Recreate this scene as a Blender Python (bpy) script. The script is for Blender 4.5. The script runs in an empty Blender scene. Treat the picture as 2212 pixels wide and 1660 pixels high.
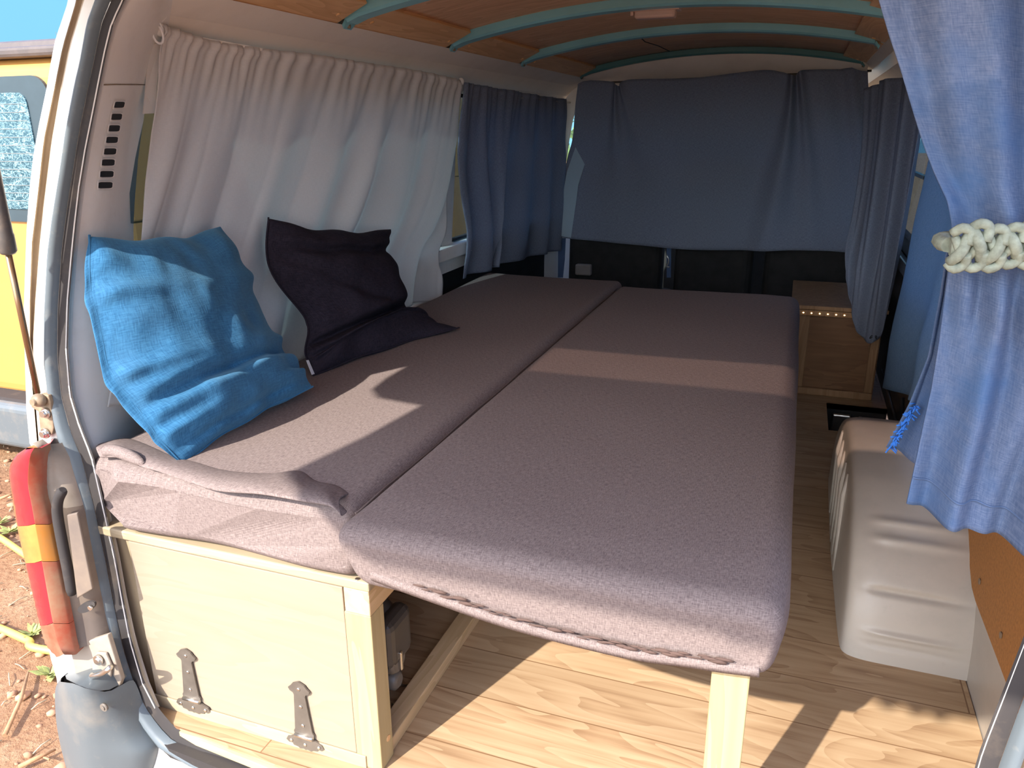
import bpy, bmesh, math, random
from mathutils import Vector, Matrix, noise
random.seed(7)
S = bpy.context.scene
COL = S.collection
V = Vector
# ------------------------------------------------------------------ camera
IW, IH = 2212, 1660
F, YAW, PIT, ROL = 1657.117, 0.35067, 0.32084, -0.00749
CAM = V((0.5823, -0.91756, 1.06679))
_f = V((-math.sin(YAW)*math.cos(PIT), math.cos(YAW)*math.cos(PIT), -math.sin(PIT)))
_r = V((math.cos(YAW), math.sin(YAW), 0.0))
_u = _r.cross(_f)
R2 = _r*math.cos(ROL) + _u*math.sin(ROL)
U2 = -_r*math.sin(ROL) + _u*math.cos(ROL)
cd = bpy.data.cameras.new('camera'); cam = bpy.data.objects.new('camera', cd); COL.objects.link(cam)
cam.matrix_world = Matrix(((R2.x, U2.x, -_f.x, CAM.x), (R2.y, U2.y, -_f.y, CAM.y), (R2.z, U2.z, -_f.z, CAM.z), (0, 0, 0, 1)))
cd.sensor_fit = 'HORIZONTAL'; cd.sensor_width = 36.0; cd.lens = 36.0*F/IW; cd.clip_start = 0.02
S.camera = cam

def at(ax, v, px, py):
    "point of the place where the sight line through a photo pixel meets the plane axis=v"
    d = _f + R2*((px-IW/2)/F) - U2*((py-IH/2)/F)
    return CAM + d*((v-CAM[ax])/d[ax])
def ax_(v, px, py): return at(0, v, px, py)
def ay(v, px, py): return at(1, v, px, py)
def az(v, px, py): return at(2, v, px, py)
def interp(x, xs, ys):
    if x <= xs[0]: return ys[0]
    for i in range(1, len(xs)):
        if x <= xs[i]:
            t = (x-xs[i-1])/(xs[i]-xs[i-1]); return ys[i-1]*(1-t)+ys[i]*t
    return ys[-1]
def sstep(a, b, x):
    t = max(0., min(1., (x-a)/(b-a))); return t*t*(3-2*t)

# ------------------------------------------------------------------ materials
def new_mat(name):
    m = bpy.data.materials.new(name); m.use_nodes = True
    nt = m.node_tree; return m, nt, nt.nodes['Principled BSDF']
def N(nt, t, **kw):
    n = nt.nodes.new(t)
    for k, v in kw.items(): setattr(n, k, v)
    return n
def coords(nt, scale=(1, 1, 1), rot=(0, 0, 0), loc=(0, 0, 0)):
    tc = N(nt, 'ShaderNodeNewGeometry'); mp = N(nt, 'ShaderNodeMapping')
    mp.inputs['Scale'].default_value = scale; mp.inputs['Rotation'].default_value = rot; mp.inputs['Location'].default_value = loc
    nt.links.new(tc.outputs['Position'], mp.inputs['Vector']); return mp.outputs['Vector']
def noise_tex(nt, vec, scale, detail=4, rough=.55, dist=0.0):
    n = N(nt, 'ShaderNodeTexNoise'); n.inputs['Scale'].default_value = scale
    n.inputs['Detail'].default_value = detail; n.inputs['Roughness'].default_value = rough
    n.inputs['Distortion'].default_value = dist
    nt.links.new(vec, n.inputs['Vector']); return n.outputs['Fac']
def ramp(nt, fac, stops):
    r = N(nt, 'ShaderNodeValToRGB'); e = r.color_ramp.elements
    while len(e) < len(stops): e.new(0.5)
    for i, (p, c) in enumerate(stops):
        e[i].position = p; e[i].color = (c[0], c[1], c[2], 1)
    nt.links.new(fac, r.inputs['Fac']); return r.outputs['Color']
def mix(nt, fac, a, b, mode='MIX'):
    m = N(nt, 'ShaderNodeMix', data_type='RGBA', blend_type=mode)
    for sock, v in ((m.inputs['Factor'], fac), (m.inputs['A'], a), (m.inputs['B'], b)):
        if isinstance(v, (int, float)): sock.default_value = v
        elif isinstance(v, tuple): sock.default_value = (*v[:3], 1)
        else: nt.links.new(v, sock)
    return m.outputs['Result']
def bump(nt, bsdf, h, strength=.3, dist=.002):
    b = N(nt, 'ShaderNodeBump'); b.inputs['Strength'].default_value = strength; b.inputs['Distance'].default_value = dist
    nt.links.new(h, b.inputs['Height']); nt.links.new(b.outputs['Normal'], bsdf.inputs['Normal'])
def plain(name, c, rough=.5, metal=0.0, var=.12, vscale=9., spec=.5, bumpy=0):
    m, nt, b = new_mat(name)
    n = noise_tex(nt, coords(nt), vscale, 5)
    lo = tuple(x*(1-var) for x in c); hi = tuple(min(1, x*(1+var)) for x in c)
    nt.links.new(ramp(nt, n, [(.3, lo), (.7, hi)]), b.inputs['Base Color'])
    b.inputs['Roughness'].default_value = rough; b.inputs['Metallic'].default_value = metal
    b.inputs['Specular IOR Level'].default_value = spec
    if bumpy: bump(nt, b, noise_tex(nt, coords(nt), 220, 3), bumpy, .001)
    return m
def dirty(name, c, dirt, amount=.5, rough=.45, scale=7, spec=.4):
    m, nt, b = new_mat(name); co = coords(nt)
    n = noise_tex(nt, co, scale, 7, .65); n2 = noise_tex(nt, co, 60, 4)
    f = ramp(nt, n, [(1-amount-.12, (0, 0, 0)), (1-amount+.15, (1, 1, 1))])
    col = mix(nt, f, c, dirt)
    col = mix(nt, ramp(nt, n2, [(.62, (0, 0, 0)), (.75, (.35, .35, .35))]), col, dirt)
    nt.links.new(col, b.inputs['Base Color']); b.inputs['Roughness'].default_value = rough
    b.inputs['Specular IOR Level'].default_value = spec
    return m
def fabric(name, c1, c2, weave=900, bump_s=.35, transl=0.0, patch=0.0, pc=(1, 1, 1), rough=.95):
    "woven cloth: two crossing streaky noises for warp and weft"
    m, nt, b = new_mat(name)
    tc = N(nt, 'ShaderNodeTexCoord')
    def st(sc):
        mp = N(nt, 'ShaderNodeMapping'); mp.inputs['Scale'].default_value = sc
        nt.links.new(tc.outputs['UV'], mp.inputs['Vector']); return mp.outputs['Vector']
    a = noise_tex(nt, st((weave, weave*.12, 1)), 1.0, 2); w = noise_tex(nt, st((weave*.12, weave, 1)), 1.0, 2)
    f = mix(nt, .5, a, w)
    col = ramp(nt, f, [(.36, c1), (.64, c2)])
    if patch:
        big = noise_tex(nt, st((6, 6, 1)), 1.0, 4, .6)
        col = mix(nt, ramp(nt, big, [(.45, (0, 0, 0)), (.62, (patch,)*3)]), col, pc)
    nt.links.new(col, b.inputs['Base Color']); b.inputs['Roughness'].default_value = rough
    b.inputs['Specular IOR Level'].default_value = .15
    bump(nt, b, f, bump_s, .0012)
    if transl:
        out = nt.nodes['Material Output']; t = N(nt, 'ShaderNodeBsdfTranslucent'); nt.links.new(col, t.inputs['Color'])
        ms = N(nt, 'ShaderNodeMixShader'); ms.inputs[0].default_value = transl
        nt.links.new(b.outputs[0], ms.inputs[1]); nt.links.new(t.outputs[0], ms.inputs[2]); nt.links.new(ms.outputs[0], out.inputs['Surface'])
    return m
def wood(name, c1, c2, axis=0, rough=.55, fine=60, knots=.0):
    m, nt, b = new_mat(name)
    sc = [fine]*3; sc[axis] = fine*.045
    co = coords(nt, tuple(sc))
    g = noise_tex(nt, co, 1.0, 6, .6, .6)
    sc2 = [9.]*3; sc2[axis] = 1.2
    g2 = noise_tex(nt, coords(nt, tuple(sc2)), 1.0, 3, .5, 1.2)
    wv = N(nt, 'ShaderNodeMath', operation='FRACT'); mul = N(nt, 'ShaderNodeMath', operation='MULTIPLY'); mul.inputs[1].default_value = 7
    nt.links.new(g2, mul.inputs[0]); nt.links.new(mul.outputs[0], wv.inputs[0])
    f = mix(nt, .35, g, wv.outputs[0])
    nt.links.new(ramp(nt, f, [(.25, c1), (.7, c2)]), b.inputs['Base Color'])
    b.inputs['Roughness'].default_value = rough; b.inputs['Specular IOR Level'].default_value = .3
    bump(nt, b, g, .15, .0008)
    return m

M = {}
M['pine'] = wood('pine', (.34, .265, .165), (.41, .33, .22), 0)
M['pine_z'] = wood('pine_upright', (.34, .265, .165), (.41, .33, .22), 2)
M['pine_y_shade'] = wood('pine_lengthwise_shade', (.52, .35, .18), (.64, .45, .26), 1)  # same pine, painted warmer and lighter for the beam and rail in shade
M['yellow_pine'] = wood('yellow_pine', (.38, .285, .135), (.45, .35, .19), 2)
M['yellow_batten'] = wood('yellow_batten', (.62, .48, .16), (.80, .66, .3), 0)
M['ply'] = wood('plywood', (.280, .222, .158), (.305, .245, .180), 0, fine=40)
M['roof_ply'] = wood('roof_plywood', (.62, .35, .19), (.80, .50, .30), 0, .6, fine=45)
_m = M['roof_ply']; _nt = _m.node_tree; _b = _nt.nodes['Principled BSDF']; _src = _b.inputs['Base Color'].links[0].from_socket
_st = noise_tex(_nt, coords(_nt, (14, 42, 20)), 1, 5, .6, 1.5)
_nt.links.new(mix(_nt, ramp(_nt, _st, [(.655, (0, 0, 0)), (.70, (.65, .65, .65))]), _src, (.85, .80, .62)), _b.inputs['Base Color'])
M['roof_pine'] = wood('roof_pine', (.64, .36, .16), (.80, .50, .25), 1, .45, fine=55)
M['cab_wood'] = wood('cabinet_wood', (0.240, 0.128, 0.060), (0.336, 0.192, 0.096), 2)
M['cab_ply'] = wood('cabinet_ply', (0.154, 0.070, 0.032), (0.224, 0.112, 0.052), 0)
M['hardboard'] = plain('hardboard', (.42, .185, .05), .7, var=.18, vscale=160)
# vinyl planks
m, nt, b = new_mat('vinyl_planks')
br = N(nt, 'ShaderNodeTexBrick'); br.offset = .37; br.squash = 1.0
br.inputs['Scale'].default_value = 1.0; br.inputs['Brick Width'].default_value = 1.22; br.inputs['Row Height'].default_value = .1337
br.inputs['Mortar Size'].default_value = .0014; br.inputs['Mortar Smooth'].default_value = .1; br.inputs['Bias'].default_value = 0
br.inputs['Color1'].default_value = (.2, .2, .2, 1); br.inputs['Color2'].default_value = (.8, .8, .8, 1); br.inputs['Mortar'].default_value = (0, 0, 0, 1)
co = coords(nt, loc=(.23, -.0975+.1337*2, 0)); nt.links.new(co, br.inputs['Vector'])
offs = N(nt, 'ShaderNodeVectorMath', operation='MULTIPLY_ADD')
nt.links.new(br.outputs['Color'], offs.inputs[0]); offs.inputs[1].default_value = (3, 5, 7)
nt.links.new(coords(nt), offs.inputs[2])
mp = N(nt, 'ShaderNodeMapping'); mp.inputs['Scale'].default_value = (2.2, 55, 1); nt.links.new(offs.outputs[0], mp.inputs['Vector'])
g = noise_tex(nt, mp.outputs['Vector'], 1, 6, .6, .4)
mp2 = N(nt, 'ShaderNodeMapping'); mp2.inputs['Scale'].default_value = (1.6, 9, 1); nt.links.new(offs.outputs[0], mp2.inputs['Vector'])
g2 = noise_tex(nt, mp2.outputs['Vector'], 1, 2, .5, 1.0)
mu = N(nt, 'ShaderNodeMath', operation='MULTIPLY'); mu.inputs[1].default_value = 9; nt.links.new(g2, mu.inputs[0])
fr = N(nt, 'ShaderNodeMath', operation='FRACT'); nt.links.new(mu.outputs[0], fr.inputs[0])
colr = ramp(nt, mix(nt, .22, g, fr.outputs[0]), [(.28, (.31, .185, .10)), (.46, (.44, .29, .165)), (.7, (.52, .365, .22))])
colr = mix(nt, .25, colr, mix(nt, 1.0, colr, br.outputs['Color'], 'MULTIPLY'))
colr = mix(nt, br.outputs['Fac'], colr, (.20, .11, .055))
nt.links.new(colr, b.inputs['Base Color']); b.inputs['Roughness'].default_value = .42; b.inputs['Specular IOR Level'].default_value = .35
M['floor'] = m

M['mattress'] = fabric('heather_brown_cloth', (.122, .092, .087), (.265, .210, .192), 900, .4)
M['white_cloth'] = fabric('white_cotton', (.80, .78, .76), (.86, .84, .82), 700, .12, .42)
M['navy_cloth'] = fabric('blue_grey_cloth', (0.224, 0.251, 0.330), (0.383, 0.422, 0.528), 800, .2, .5)
M['blue_cloth'] = fabric('bright_blue_cloth', (0.119, 0.172, 0.295), (0.207, 0.268, 0.405), 620, .4, .34, patch=.65, pc=(0.079, 0.176, 0.370))
M['backlit_blue'] = fabric('backlit_blue_cloth', (.20, .32, .46), (.30, .43, .58), 620, .3, .62)  # same blue cloth, lightened to paint in the window light behind it
M['blue_velvet'] = fabric('blue_chenille', (0.017, 0.085, 0.187), (0.043, 0.162, 0.306), 420, .6, patch=.3, pc=(0.051, 0.136, 0.238))
M['blue_velvet'].node_tree.nodes['Principled BSDF'].inputs['Sheen Weight'].default_value = .35; M['blue_velvet'].node_tree.nodes['Principled BSDF'].inputs['Sheen Tint'].default_value = (.4, .75, .95, 1)
M['black_cloth'] = fabric('black_suede', (.016, .013, .020), (.036, .029, .042), 500, .3)
M['cord'] = plain('pale_green_cord', (0.286, 0.319, 0.253), .9, var=.25, vscale=120, spec=.1)
M['body_white'] = dirty('white_paint', (.80, .76, .68), (.62, .52, .40), .28, .3)
M['trim_white'] = dirty('off_white_trim', (.86, .83, .78), (.74, .70, .64), .35, .45, 5)
M['wall_panel'] = dirty('cream_wall_panel', (.86, .79, .70), (.76, .69, .60), .4, .5, 4)
M['groove'] = dirty('dusty_groove', (.55, .46, .34), (.42, .33, .22), .5, .6)
M['dusty_grey'] = dirty('dusty_grey_panel', (.125, .098, .082), (.20, .15, .11), .5, .6)
M['dusty_top'] = dirty('dusty_lamp_cap', (.32, .27, .22), (.22, .18, .14), .5, .55)
M['seal'] = dirty('grey_rubber', (0.112, 0.135, 0.150), (0.225, 0.217, 0.195), .3, .5, 20)
M['seal_dark'] = dirty('dark_rubber_lip', (.035, .03, .029), (.085, .065, .05), .35, .85, 14)
M['bumper'] = dirty('grey_bumper_plastic', (0.104, 0.120, 0.128), (0.192, 0.176, 0.152), .35, .4, 8)
M['red_lens'] = plain('red_lens', (.30, .010, .022), .15, var=.2, vscale=25, spec=.8)
M['amber_lens'] = plain('amber_lens', (.50, .20, .05), .2, var=.15, vscale=25, spec=.7)
M['dull_red'] = dirty('dusty_red_lens', (.27, .055, .03), (.27, .15, .09), .5, .35, 12)
M['dull_amber'] = dirty('dusty_amber_lens', (.40, .16, .03), (.30, .16, .07), .45, .35, 12)
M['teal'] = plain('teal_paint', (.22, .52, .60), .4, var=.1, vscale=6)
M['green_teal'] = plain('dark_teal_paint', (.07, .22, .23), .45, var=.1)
M['lamp_plastic'] = plain('beige_plastic', (.62, .42, .33), .4)
M['black_metal'] = plain('black_hinge_metal', (.13, .11, .09), .45, .3, var=.15, vscale=40)
M['steel'] = plain('bright_steel', (.72, .70, .66), .28, 1.0)
M['brown_metal'] = dirty('dusty_brown_metal', (.20, .14, .09), (.34, .25, .16), .45, .5, 30)
M['strut'] = dirty('grey_strut', (.10, .09, .085), (.22, .17, .13), .4, .35, 20)
M['strut_rod'] = plain('bronze_rod', (.30, .19, .11), .25, .8)
M['dark'] = plain('dark_trim', (.012, .013, .016), .6, var=.3)
M['door_metal'] = plain('dark_door_metal', (.03, .032, .036), .35, .0, var=.3)
M['seat'] = plain('black_seat', (.014, .013, .013), .85, var=.4, vscale=20)
M['webbing'] = plain('blue_webbing', (.06, .10, .20), .8)
M['yellow'] = plain('yellow_van_paint', (.50, .245, .065), .35, var=.05, vscale=3)
M['gutter'] = dirty('brown_gutter', (0.083, 0.066, 0.059), (0.132, 0.099, 0.083), .4, .5)
M['hose'] = plain('yellow_hose', (.75, .58, .10), .45)
M['stone'] = plain('stone', (.42, .23, .13), .9, var=.35, vscale=12)
M['twig'] = plain('dry_twig', (.36, .20, .10), .9, var=.3, vscale=30)
M['weed'] = plain('green_weed', (.30, .32, .10), .8, var=.4, vscale=40)
M['straw'] = plain('dry_straw', (.42, .34, .22), .9, var=.3)
M['leaf'] = plain('leaf', (.20, .28, .07), .7, var=.5, vscale=14)
M['wheel_box'] = dirty('greige_paint', (0.468, 0.416, 0.357), (0.399, 0.357, 0.306), .4, .35, 6)
M['grey_plastic'] = plain('dark_grey_plastic', (.055, .05, .047), .35, var=.2)
M['grey_plastic2'] = plain('mid_grey_plastic', (.14, .12, .10), .4, var=.2)
M['foam_tear'] = plain('torn_brown_lining', (.085, .05, .04), .9)
M['label'] = plain('white_label', (.8, .8, .8), .7)
M['white_dust'] = plain('white_flakes', (.85, .83, .78), .8)
# bare LEDs: they give light
m, nt, b = new_mat('warm_led'); b.inputs['Base Color'].default_value = (1, .85, .5, 1)
b.inputs['Emission Color'].default_value = (1, .80, .42, 1); b.inputs['Emission Strength'].default_value = 6; M['led'] = m
# tinted glass
def glass(name, tint, rough=.02, ior=1.45):
    m, nt, b = new_mat(name); out = nt.nodes['Material Output']
    t = N(nt, 'ShaderNodeBsdfTransparent'); t.inputs['Color'].default_value = (*tint, 1)
    g = N(nt, 'ShaderNodeBsdfGlossy'); g.inputs['Roughness'].default_value = rough
    n = noise_tex(nt, coords(nt), 5, 2); g.inputs['Color'].default_value = (.9, .9, .9, 1)
    fr = N(nt, 'ShaderNodeFresnel'); fr.inputs['IOR'].default_value = ior
    ge = N(nt, 'ShaderNodeNewGeometry'); iv = N(nt, 'ShaderNodeMath', operation='SUBTRACT'); iv.inputs[0].default_value = 1; nt.links.new(ge.outputs['Backfacing'], iv.inputs[1])
    fm = N(nt, 'ShaderNodeMath', operation='MULTIPLY'); nt.links.new(fr.outputs[0], fm.inputs[0]); nt.links.new(iv.outputs[0], fm.inputs[1])
    ms = N(nt, 'ShaderNodeMixShader'); nt.links.new(fm.outputs[0], ms.inputs[0])
    nt.links.new(t.outputs[0], ms.inputs[1]); nt.links.new(g.outputs[0], ms.inputs[2]); nt.links.new(ms.outputs[0], out.inputs['Surface'])
    return m
M['tint'] = glass('dark_tinted_glass', (.38, .47, .51))
M['rose'] = glass('brown_tinted_glass', (.42, .36, .33))
M['clear'] = glass('clear_glass', (.9, .95, .93), .02, 1.12)
# pale streaks in the film of the yellow van's rear window
m, nt, b = new_mat('streaked_window_film')
n1 = noise_tex(nt, coords(nt, (7, 7, 12)), 1, 5, .6, 2.5)
f1 = ramp(nt, n1, [(.465, (0, 0, 0)), (.478, (.9, .9, .9)), (.492, (.9, .9, .9)), (.505, (0, 0, 0))])
n2 = noise_tex(nt, coords(nt, (16, 16, 26)), 1, 4, .6, 3.)
f2 = ramp(nt, n2, [(.47, (0, 0, 0)), (.485, (.8, .8, .8)), (.50, (.8, .8, .8)), (.515, (0, 0, 0))])
f = mix(nt, 1.0, f1, f2, 'LIGHTEN')
# only the inner field is streaked
nt.links.new(mix(nt, f, (.025, .07, .09), (.26, .42, .46)), b.inputs['Base Color']); b.inputs['Roughness'].default_value = .12
M['film'] = m
M['film_edge'] = plain('window_black_border', (.03, .05, .06), .45)
# ground
m, nt, b = new_mat('red_dirt'); co = coords(nt)
n1 = noise_tex(nt, co, 2.2, 8, .65); n2 = noise_tex(nt, co, 42, 6, .7)
c = ramp(nt, mix(nt, .5, n1, n2), [(.33, (.20, .10, .055)), (.5, (.34, .19, .105)), (.66, (.44, .285, .17))])
nt.links.new(c, b.inputs['Base Color']); b.inputs['Roughness'].default_value = .95; b.inputs['Specular IOR Level'].default_value = .1
bump(nt, b, n2, 1.0, .02); M['dirt'] = m

# ------------------------------------------------------------------ mesh helpers
class MB:
    def __init__(s): s.bm = bmesh.new(); s.uv = s.bm.loops.layers.uv.new('UVMap'); s.mats = []
    def mi(s, m):
        if m is None: return 0
        if m not in s.mats: s.mats.append(m)
        return s.mats.index(m)
    def quad(s, pts, m=None):
        f = s.bm.faces.new([s.bm.verts.new(p) for p in pts]); f.material_index = s.mi(m); return f
    def box(s, lo, hi, bev=0.0, m=None, rot=None, seg=2):
        lo, hi = V(lo), V(hi); c = (lo+hi)/2; d = hi-lo
        r = bmesh.ops.create_cube(s.bm, size=1.0)
        vs = r['verts']
        for v in vs:
            p = V((v.co.x*d.x, v.co.y*d.y, v.co.z*d.z))
            if rot: p = rot @ p
            v.co = p+c
        fs = set(f for v in vs for f in v.link_faces)
        i = s.mi(m)
        for f in fs: f.material_index = i
        if bev:
            es = list(set(e for v in vs for e in v.link_edges))
            bmesh.ops.bevel(s.bm, geom=es, offset=bev, segments=seg, profile=.5, affect='EDGES')
        return s
    def tube(s, pts, r, n=10, m=None, cap=True, flat=1.0):
        pts = [V(p) for p in pts]; rings = []; i = s.mi(m)
        prev = None
        for k, p in enumerate(pts):
            t = (pts[min(k+1, len(pts)-1)]-pts[max(k-1, 0)]).normalized()
            if prev is None:
                a = V((0, 0, 1)) if abs(t.z) < .9 else V((1, 0, 0)); x = t.cross(a).normalized()
            else: x = (prev-t*prev.dot(t)).normalized()
            prev = x; y = t.cross(x)
            rr = r[k] if isinstance(r, (list, tuple)) else r
            rings.append([s.bm.verts.new(p+x*(rr*math.cos(2*math.pi*j/n))+y*(rr*flat*math.sin(2*math.pi*j/n))) for j in range(n)])
        for a, b2 in zip(rings, rings[1:]):
            for j in range(n):
                f = s.bm.faces.new((a[j], a[(j+1) % n], b2[(j+1) % n], b2[j])); f.smooth = True; f.material_index = i
        if cap:
            for rg, rev in ((rings[0], True), (rings[-1], False)):
                f = s.bm.faces.new(list(reversed(rg)) if rev else rg); f.material_index = i
        return s
    def grid(s, rows, m=None, uvs=None, smooth=True, closed=False):
        i = s.mi(m); vs = [[s.bm.verts.new(p) for p in row] for row in rows]
        nr, nc = len(vs), len(vs[0])
        # metric uv
        ul = [0.]; vl = [0.]
        mid = rows[nr//2]
        for k in range(1, nc): ul.append(ul[-1]+(V(mid[k])-V(mid[k-1])).length)
        mc = nc//2
        for k in range(1, nr): vl.append(vl[-1]+(V(rows[k][mc])-V(rows[k-1][mc])).length)
        for a in range(nr-1):
            for c in range(nc-1 if not closed else nc):
                c2 = (c+1) % nc
                f = s.bm.faces.new((vs[a][c], vs[a][c2], vs[a+1][c2], vs[a+1][c])); f.smooth = smooth; f.material_index = i
                for lp, (aa, cc) in zip(f.loops, ((a, c), (a, c+1), (a+1, c+1), (a+1, c))):
                    lp[s.uv].uv = (ul[min(cc, nc-1)], vl[aa])
        return vs
    def cyl(s, p0, p1, r, n=16, m=None, r2=None):
        return s.tube([p0, p1], [r, r if r2 is None else r2], n, m)
    def poly(s, pts, depth, m=None):
        "closed outline extruded by the vector depth"
        i = s.mi(m); d = V(depth); n = len(pts)
        a = [s.bm.verts.new(V(p)) for p in pts]; b = [s.bm.verts.new(V(p)+d) for p in pts]
        for f in ([s.bm.faces.new(a), s.bm.faces.new(list(reversed(b)))] + [s.bm.faces.new((a[(k+1) % n], a[k], b[k], b[(k+1) % n])) for k in range(n)]):
            f.material_index = i
        return s
    def sphere(s, c, r, sc=(1, 1, 1), m=None, sub=2):
        i = s.mi(m); q = bmesh.ops.create_icosphere(s.bm, subdivisions=sub, radius=r)
        for v in q['verts']: v.co = V((v.co.x*sc[0], v.co.y*sc[1], v.co.z*sc[2]))+V(c)
        for f in set(f for v in q['verts'] for f in v.link_faces): f.smooth = True; f.material_index = i
        return s
    def boxuv(s):
        for f in s.bm.faces:
            n = f.normal; a = max(range(3), key=lambda k: abs(n[k]))
            o = [k for k in range(3) if k != a]
            for l in f.loops: l[s.uv].uv = (l.vert.co[o[0]], l.vert.co[o[1]])
    def build(s, name, mat=None, parent=None, solid=0.0, subd=0, recalc=True, boxuv=False, bevel=0):
        s.bm.normal_update()
        if recalc: bmesh.ops.recalc_face_normals(s.bm, faces=s.bm.faces[:])
        if boxuv: s.bm.normal_update(); s.boxuv()
        off = V((0, 0, 0))
        q = parent
        while q is not None: off += q.location; q = q.parent
        for v in s.bm.verts: v.co -= off
        me = bpy.data.meshes.new(name); s.bm.to_mesh(me); s.bm.free()
        for mm in (s.mats if s.mats else [mat]): me.materials.append(mm)
        if mat and s.mats and mat not in s.mats: pass
        o = bpy.data.objects.new(name, me); COL.objects.link(o)
        if parent is not None: o.parent = parent
        if bevel:
            bv = o.modifiers.new('bevel', 'BEVEL'); bv.width = bevel; bv.segments = 2; bv.limit_method = 'ANGLE'
        if solid:
            md = o.modifiers.new('thickness', 'SOLIDIFY'); md.thickness = solid; md.offset = 0
        if subd:
            md = o.modifiers.new('smooth', 'SUBSURF'); md.levels = subd; md.render_levels = subd
        return o
def tag(o, label=None, cat=None, group=None, kind=None):
    for k, v in (('label', label), ('category', cat), ('group', group), ('kind', kind)):
        if v: o[k] = v
    return o
def thing(name, label, cat, loc=(0, 0, 0), group=None):
    o = bpy.data.objects.new(name, None); o.location = V(loc); o.empty_display_size = .05; COL.objects.link(o)
    return tag(o, label, cat, group)
def struct(o, label=None, cat='van interior'):
    o['kind'] = 'structure'
    if label: o['label'] = label; o['category'] = cat
    return o
def resample(pts, n):
    "n points along the polyline, even in row (pixel y) parameter given as 4th value or by length"
    L = [0.]
    for a, b in zip(pts, pts[1:]): L.append(L[-1]+(V(b)-V(a)).length)
    out = []
    for k in range(n):
        t = L[-1]*k/(n-1); i = 0
        while i < len(L)-2 and L[i+1] < t: i += 1
        w = (t-L[i])/max(1e-9, L[i+1]-L[i]); out.append(V(pts[i]).lerp(V(pts[i+1]), min(1, max(0, w))))
    return out
def crv(pts, n):
    "Catmull-Rom through points"
    pts = [V(p) for p in pts]; P = [pts[0]*2-pts[1]]+pts+[pts[-1]*2-pts[-2]]; out = []
    m = len(pts)-1
    for k in range(n):
        t = m*k/(n-1); i = min(int(t), m-1); t -= i
        a, b, c, d = P[i:i+4]
        out.append(.5*((2*b)+(c-a)*t+(2*a-5*b+4*c-d)*t*t+(-a+3*b-3*c+d)*t**3))
    return out

# ================================================================== SETTING
X0, X1 = -.66, 1.0
# ---- floor with the step well cut out beside the side door
mb = MB(); FZ = -.02
for (xa, xb, ya, yb) in ((-.66, .775, .0, 3.1), (.775, 1.0, .0, 1.965), (.775, 1.0, 2.27, 3.1)):
    mb.box((xa, ya, FZ), (xb, yb, 0.0))
mb.poly([(-.50, .0, -.004), (-.49, -.017, -.004), (-.455, -.031, -.004), (-.42, -.037, -.004), (-.2, -.05, -.004), (.80, -.05, -.004), (.80, 0, -.004)], (0, 0, .004))
floor = struct(mb.build('floor', M['floor']), 'light wood-look vinyl plank floor of the van', 'floor')
mb = MB(); mb.poly([(-.41, -.041, -.022), (-.2, -.056, -.022), (.76, -.056, -.022), (.76, -.01, -.022), (-.41, -.01, -.022)], (0, 0, .017))
struct(mb.build('trim_1', M['yellow_batten']), 'yellow pine batten under the edge of the vinyl floor at the sill', 'trim')
mb = MB()
mb.box((.775, 1.965, -.21), (1.0, 2.27, -.2)); mb.box((.765, 1.965, -.2), (.775, 2.27, -.02)); mb.box((.775, 2.27, -.2), (1.0, 2.28, 0.0))
mb.box((.775, 1.955, -.2), (1.0, 1.965, -.02))
struct(mb.build('trim_2', M['dark']), 'dark step well in the floor beside the side door', 'step well')
mb = MB(); mb.box((.80, 2.235, -.18), (.87, 2.262, -.03), .006, M['steel'])
mb.tube([(.905, 2.2, -.19), (.905, 2.2, -.08), (.90, 2.21, -.02)], .006, 8, M['steel'])
mb.box((.79, 2.05, -.195), (.90, 2.22, -.14), .02, M['dark'])
w = mb.build('door_roller', M['steel']); tag(w, 'grey metal roller bracket inside the dark step well', 'bracket')

# ---- side walls: profile x(z), extruded forward, with window openings
LP = [(1.300, -.452), (1.268, -.525), (1.225, -.588), (1.19, -.603), (.9, -.625), (.66, -.645), (.4, -.652), (-.02, -.655)]
def lx(z): return interp(z, [p[0] for p in reversed(LP)], [p[1] for p in reversed(LP)])
def rx(z):
    return interp(z, [-.02, .4, .66, .9, 1.19, 1.24, 1.29, 1.33], [1.002, 1.0, .99, .975, .95, .925, .865, .785])
def wall(name, xf, ycuts, zs, holes, mat_fn, thick):
    mb = MB()
    for ya, yb in zip(ycuts, ycuts[1:]):
        for za, zb in zip(zs, zs[1:]):
            yc, zc = (ya+yb)/2, (za+zb)/2
            if any(h[0] <= yc <= h[1] and h[2] <= zc <= h[3] for h in holes): continue
            a, b2 = xf(za), xf(zb)
            i = mat_fn(yc, zc); t = thick
            p = [(a, ya, za), (a, yb, za), (b2, yb, zb), (b2, ya, zb)]
            q = [(x+t, y, z) for x, y, z in p]
            mb.quad(p, i); mb.quad(list(reversed(q)), i)
            for k in range(4):
                k2 = (k+1) % 4; mb.quad([p[k2], p[k], q[k], q[k2]], i)
    bmesh.ops.remove_doubles(mb.bm, verts=mb.bm.verts[:], dist=1e-5)
    return struct(mb.build(name, recalc=True))
zl = sorted(set([p[0] for p in LP]+[.66, 1.19, .55]))
wall('wall_left', lx, [.22, .24, 1.66, 1.78, 2.97, 3.08, 3.12, 3.9, 4.3], zl,
     [(.24, 1.66, .66, 1.19), (1.78, 2.97, .66, 1.19), (3.12, 3.9, .66, 1.19)],
     lambda y, z: M['dark'] if (z < .60 and y > 1.3 and y < 3.0) else (M['wall_panel'] if z > 1.2 else M['trim_white']), -.02)
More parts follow.
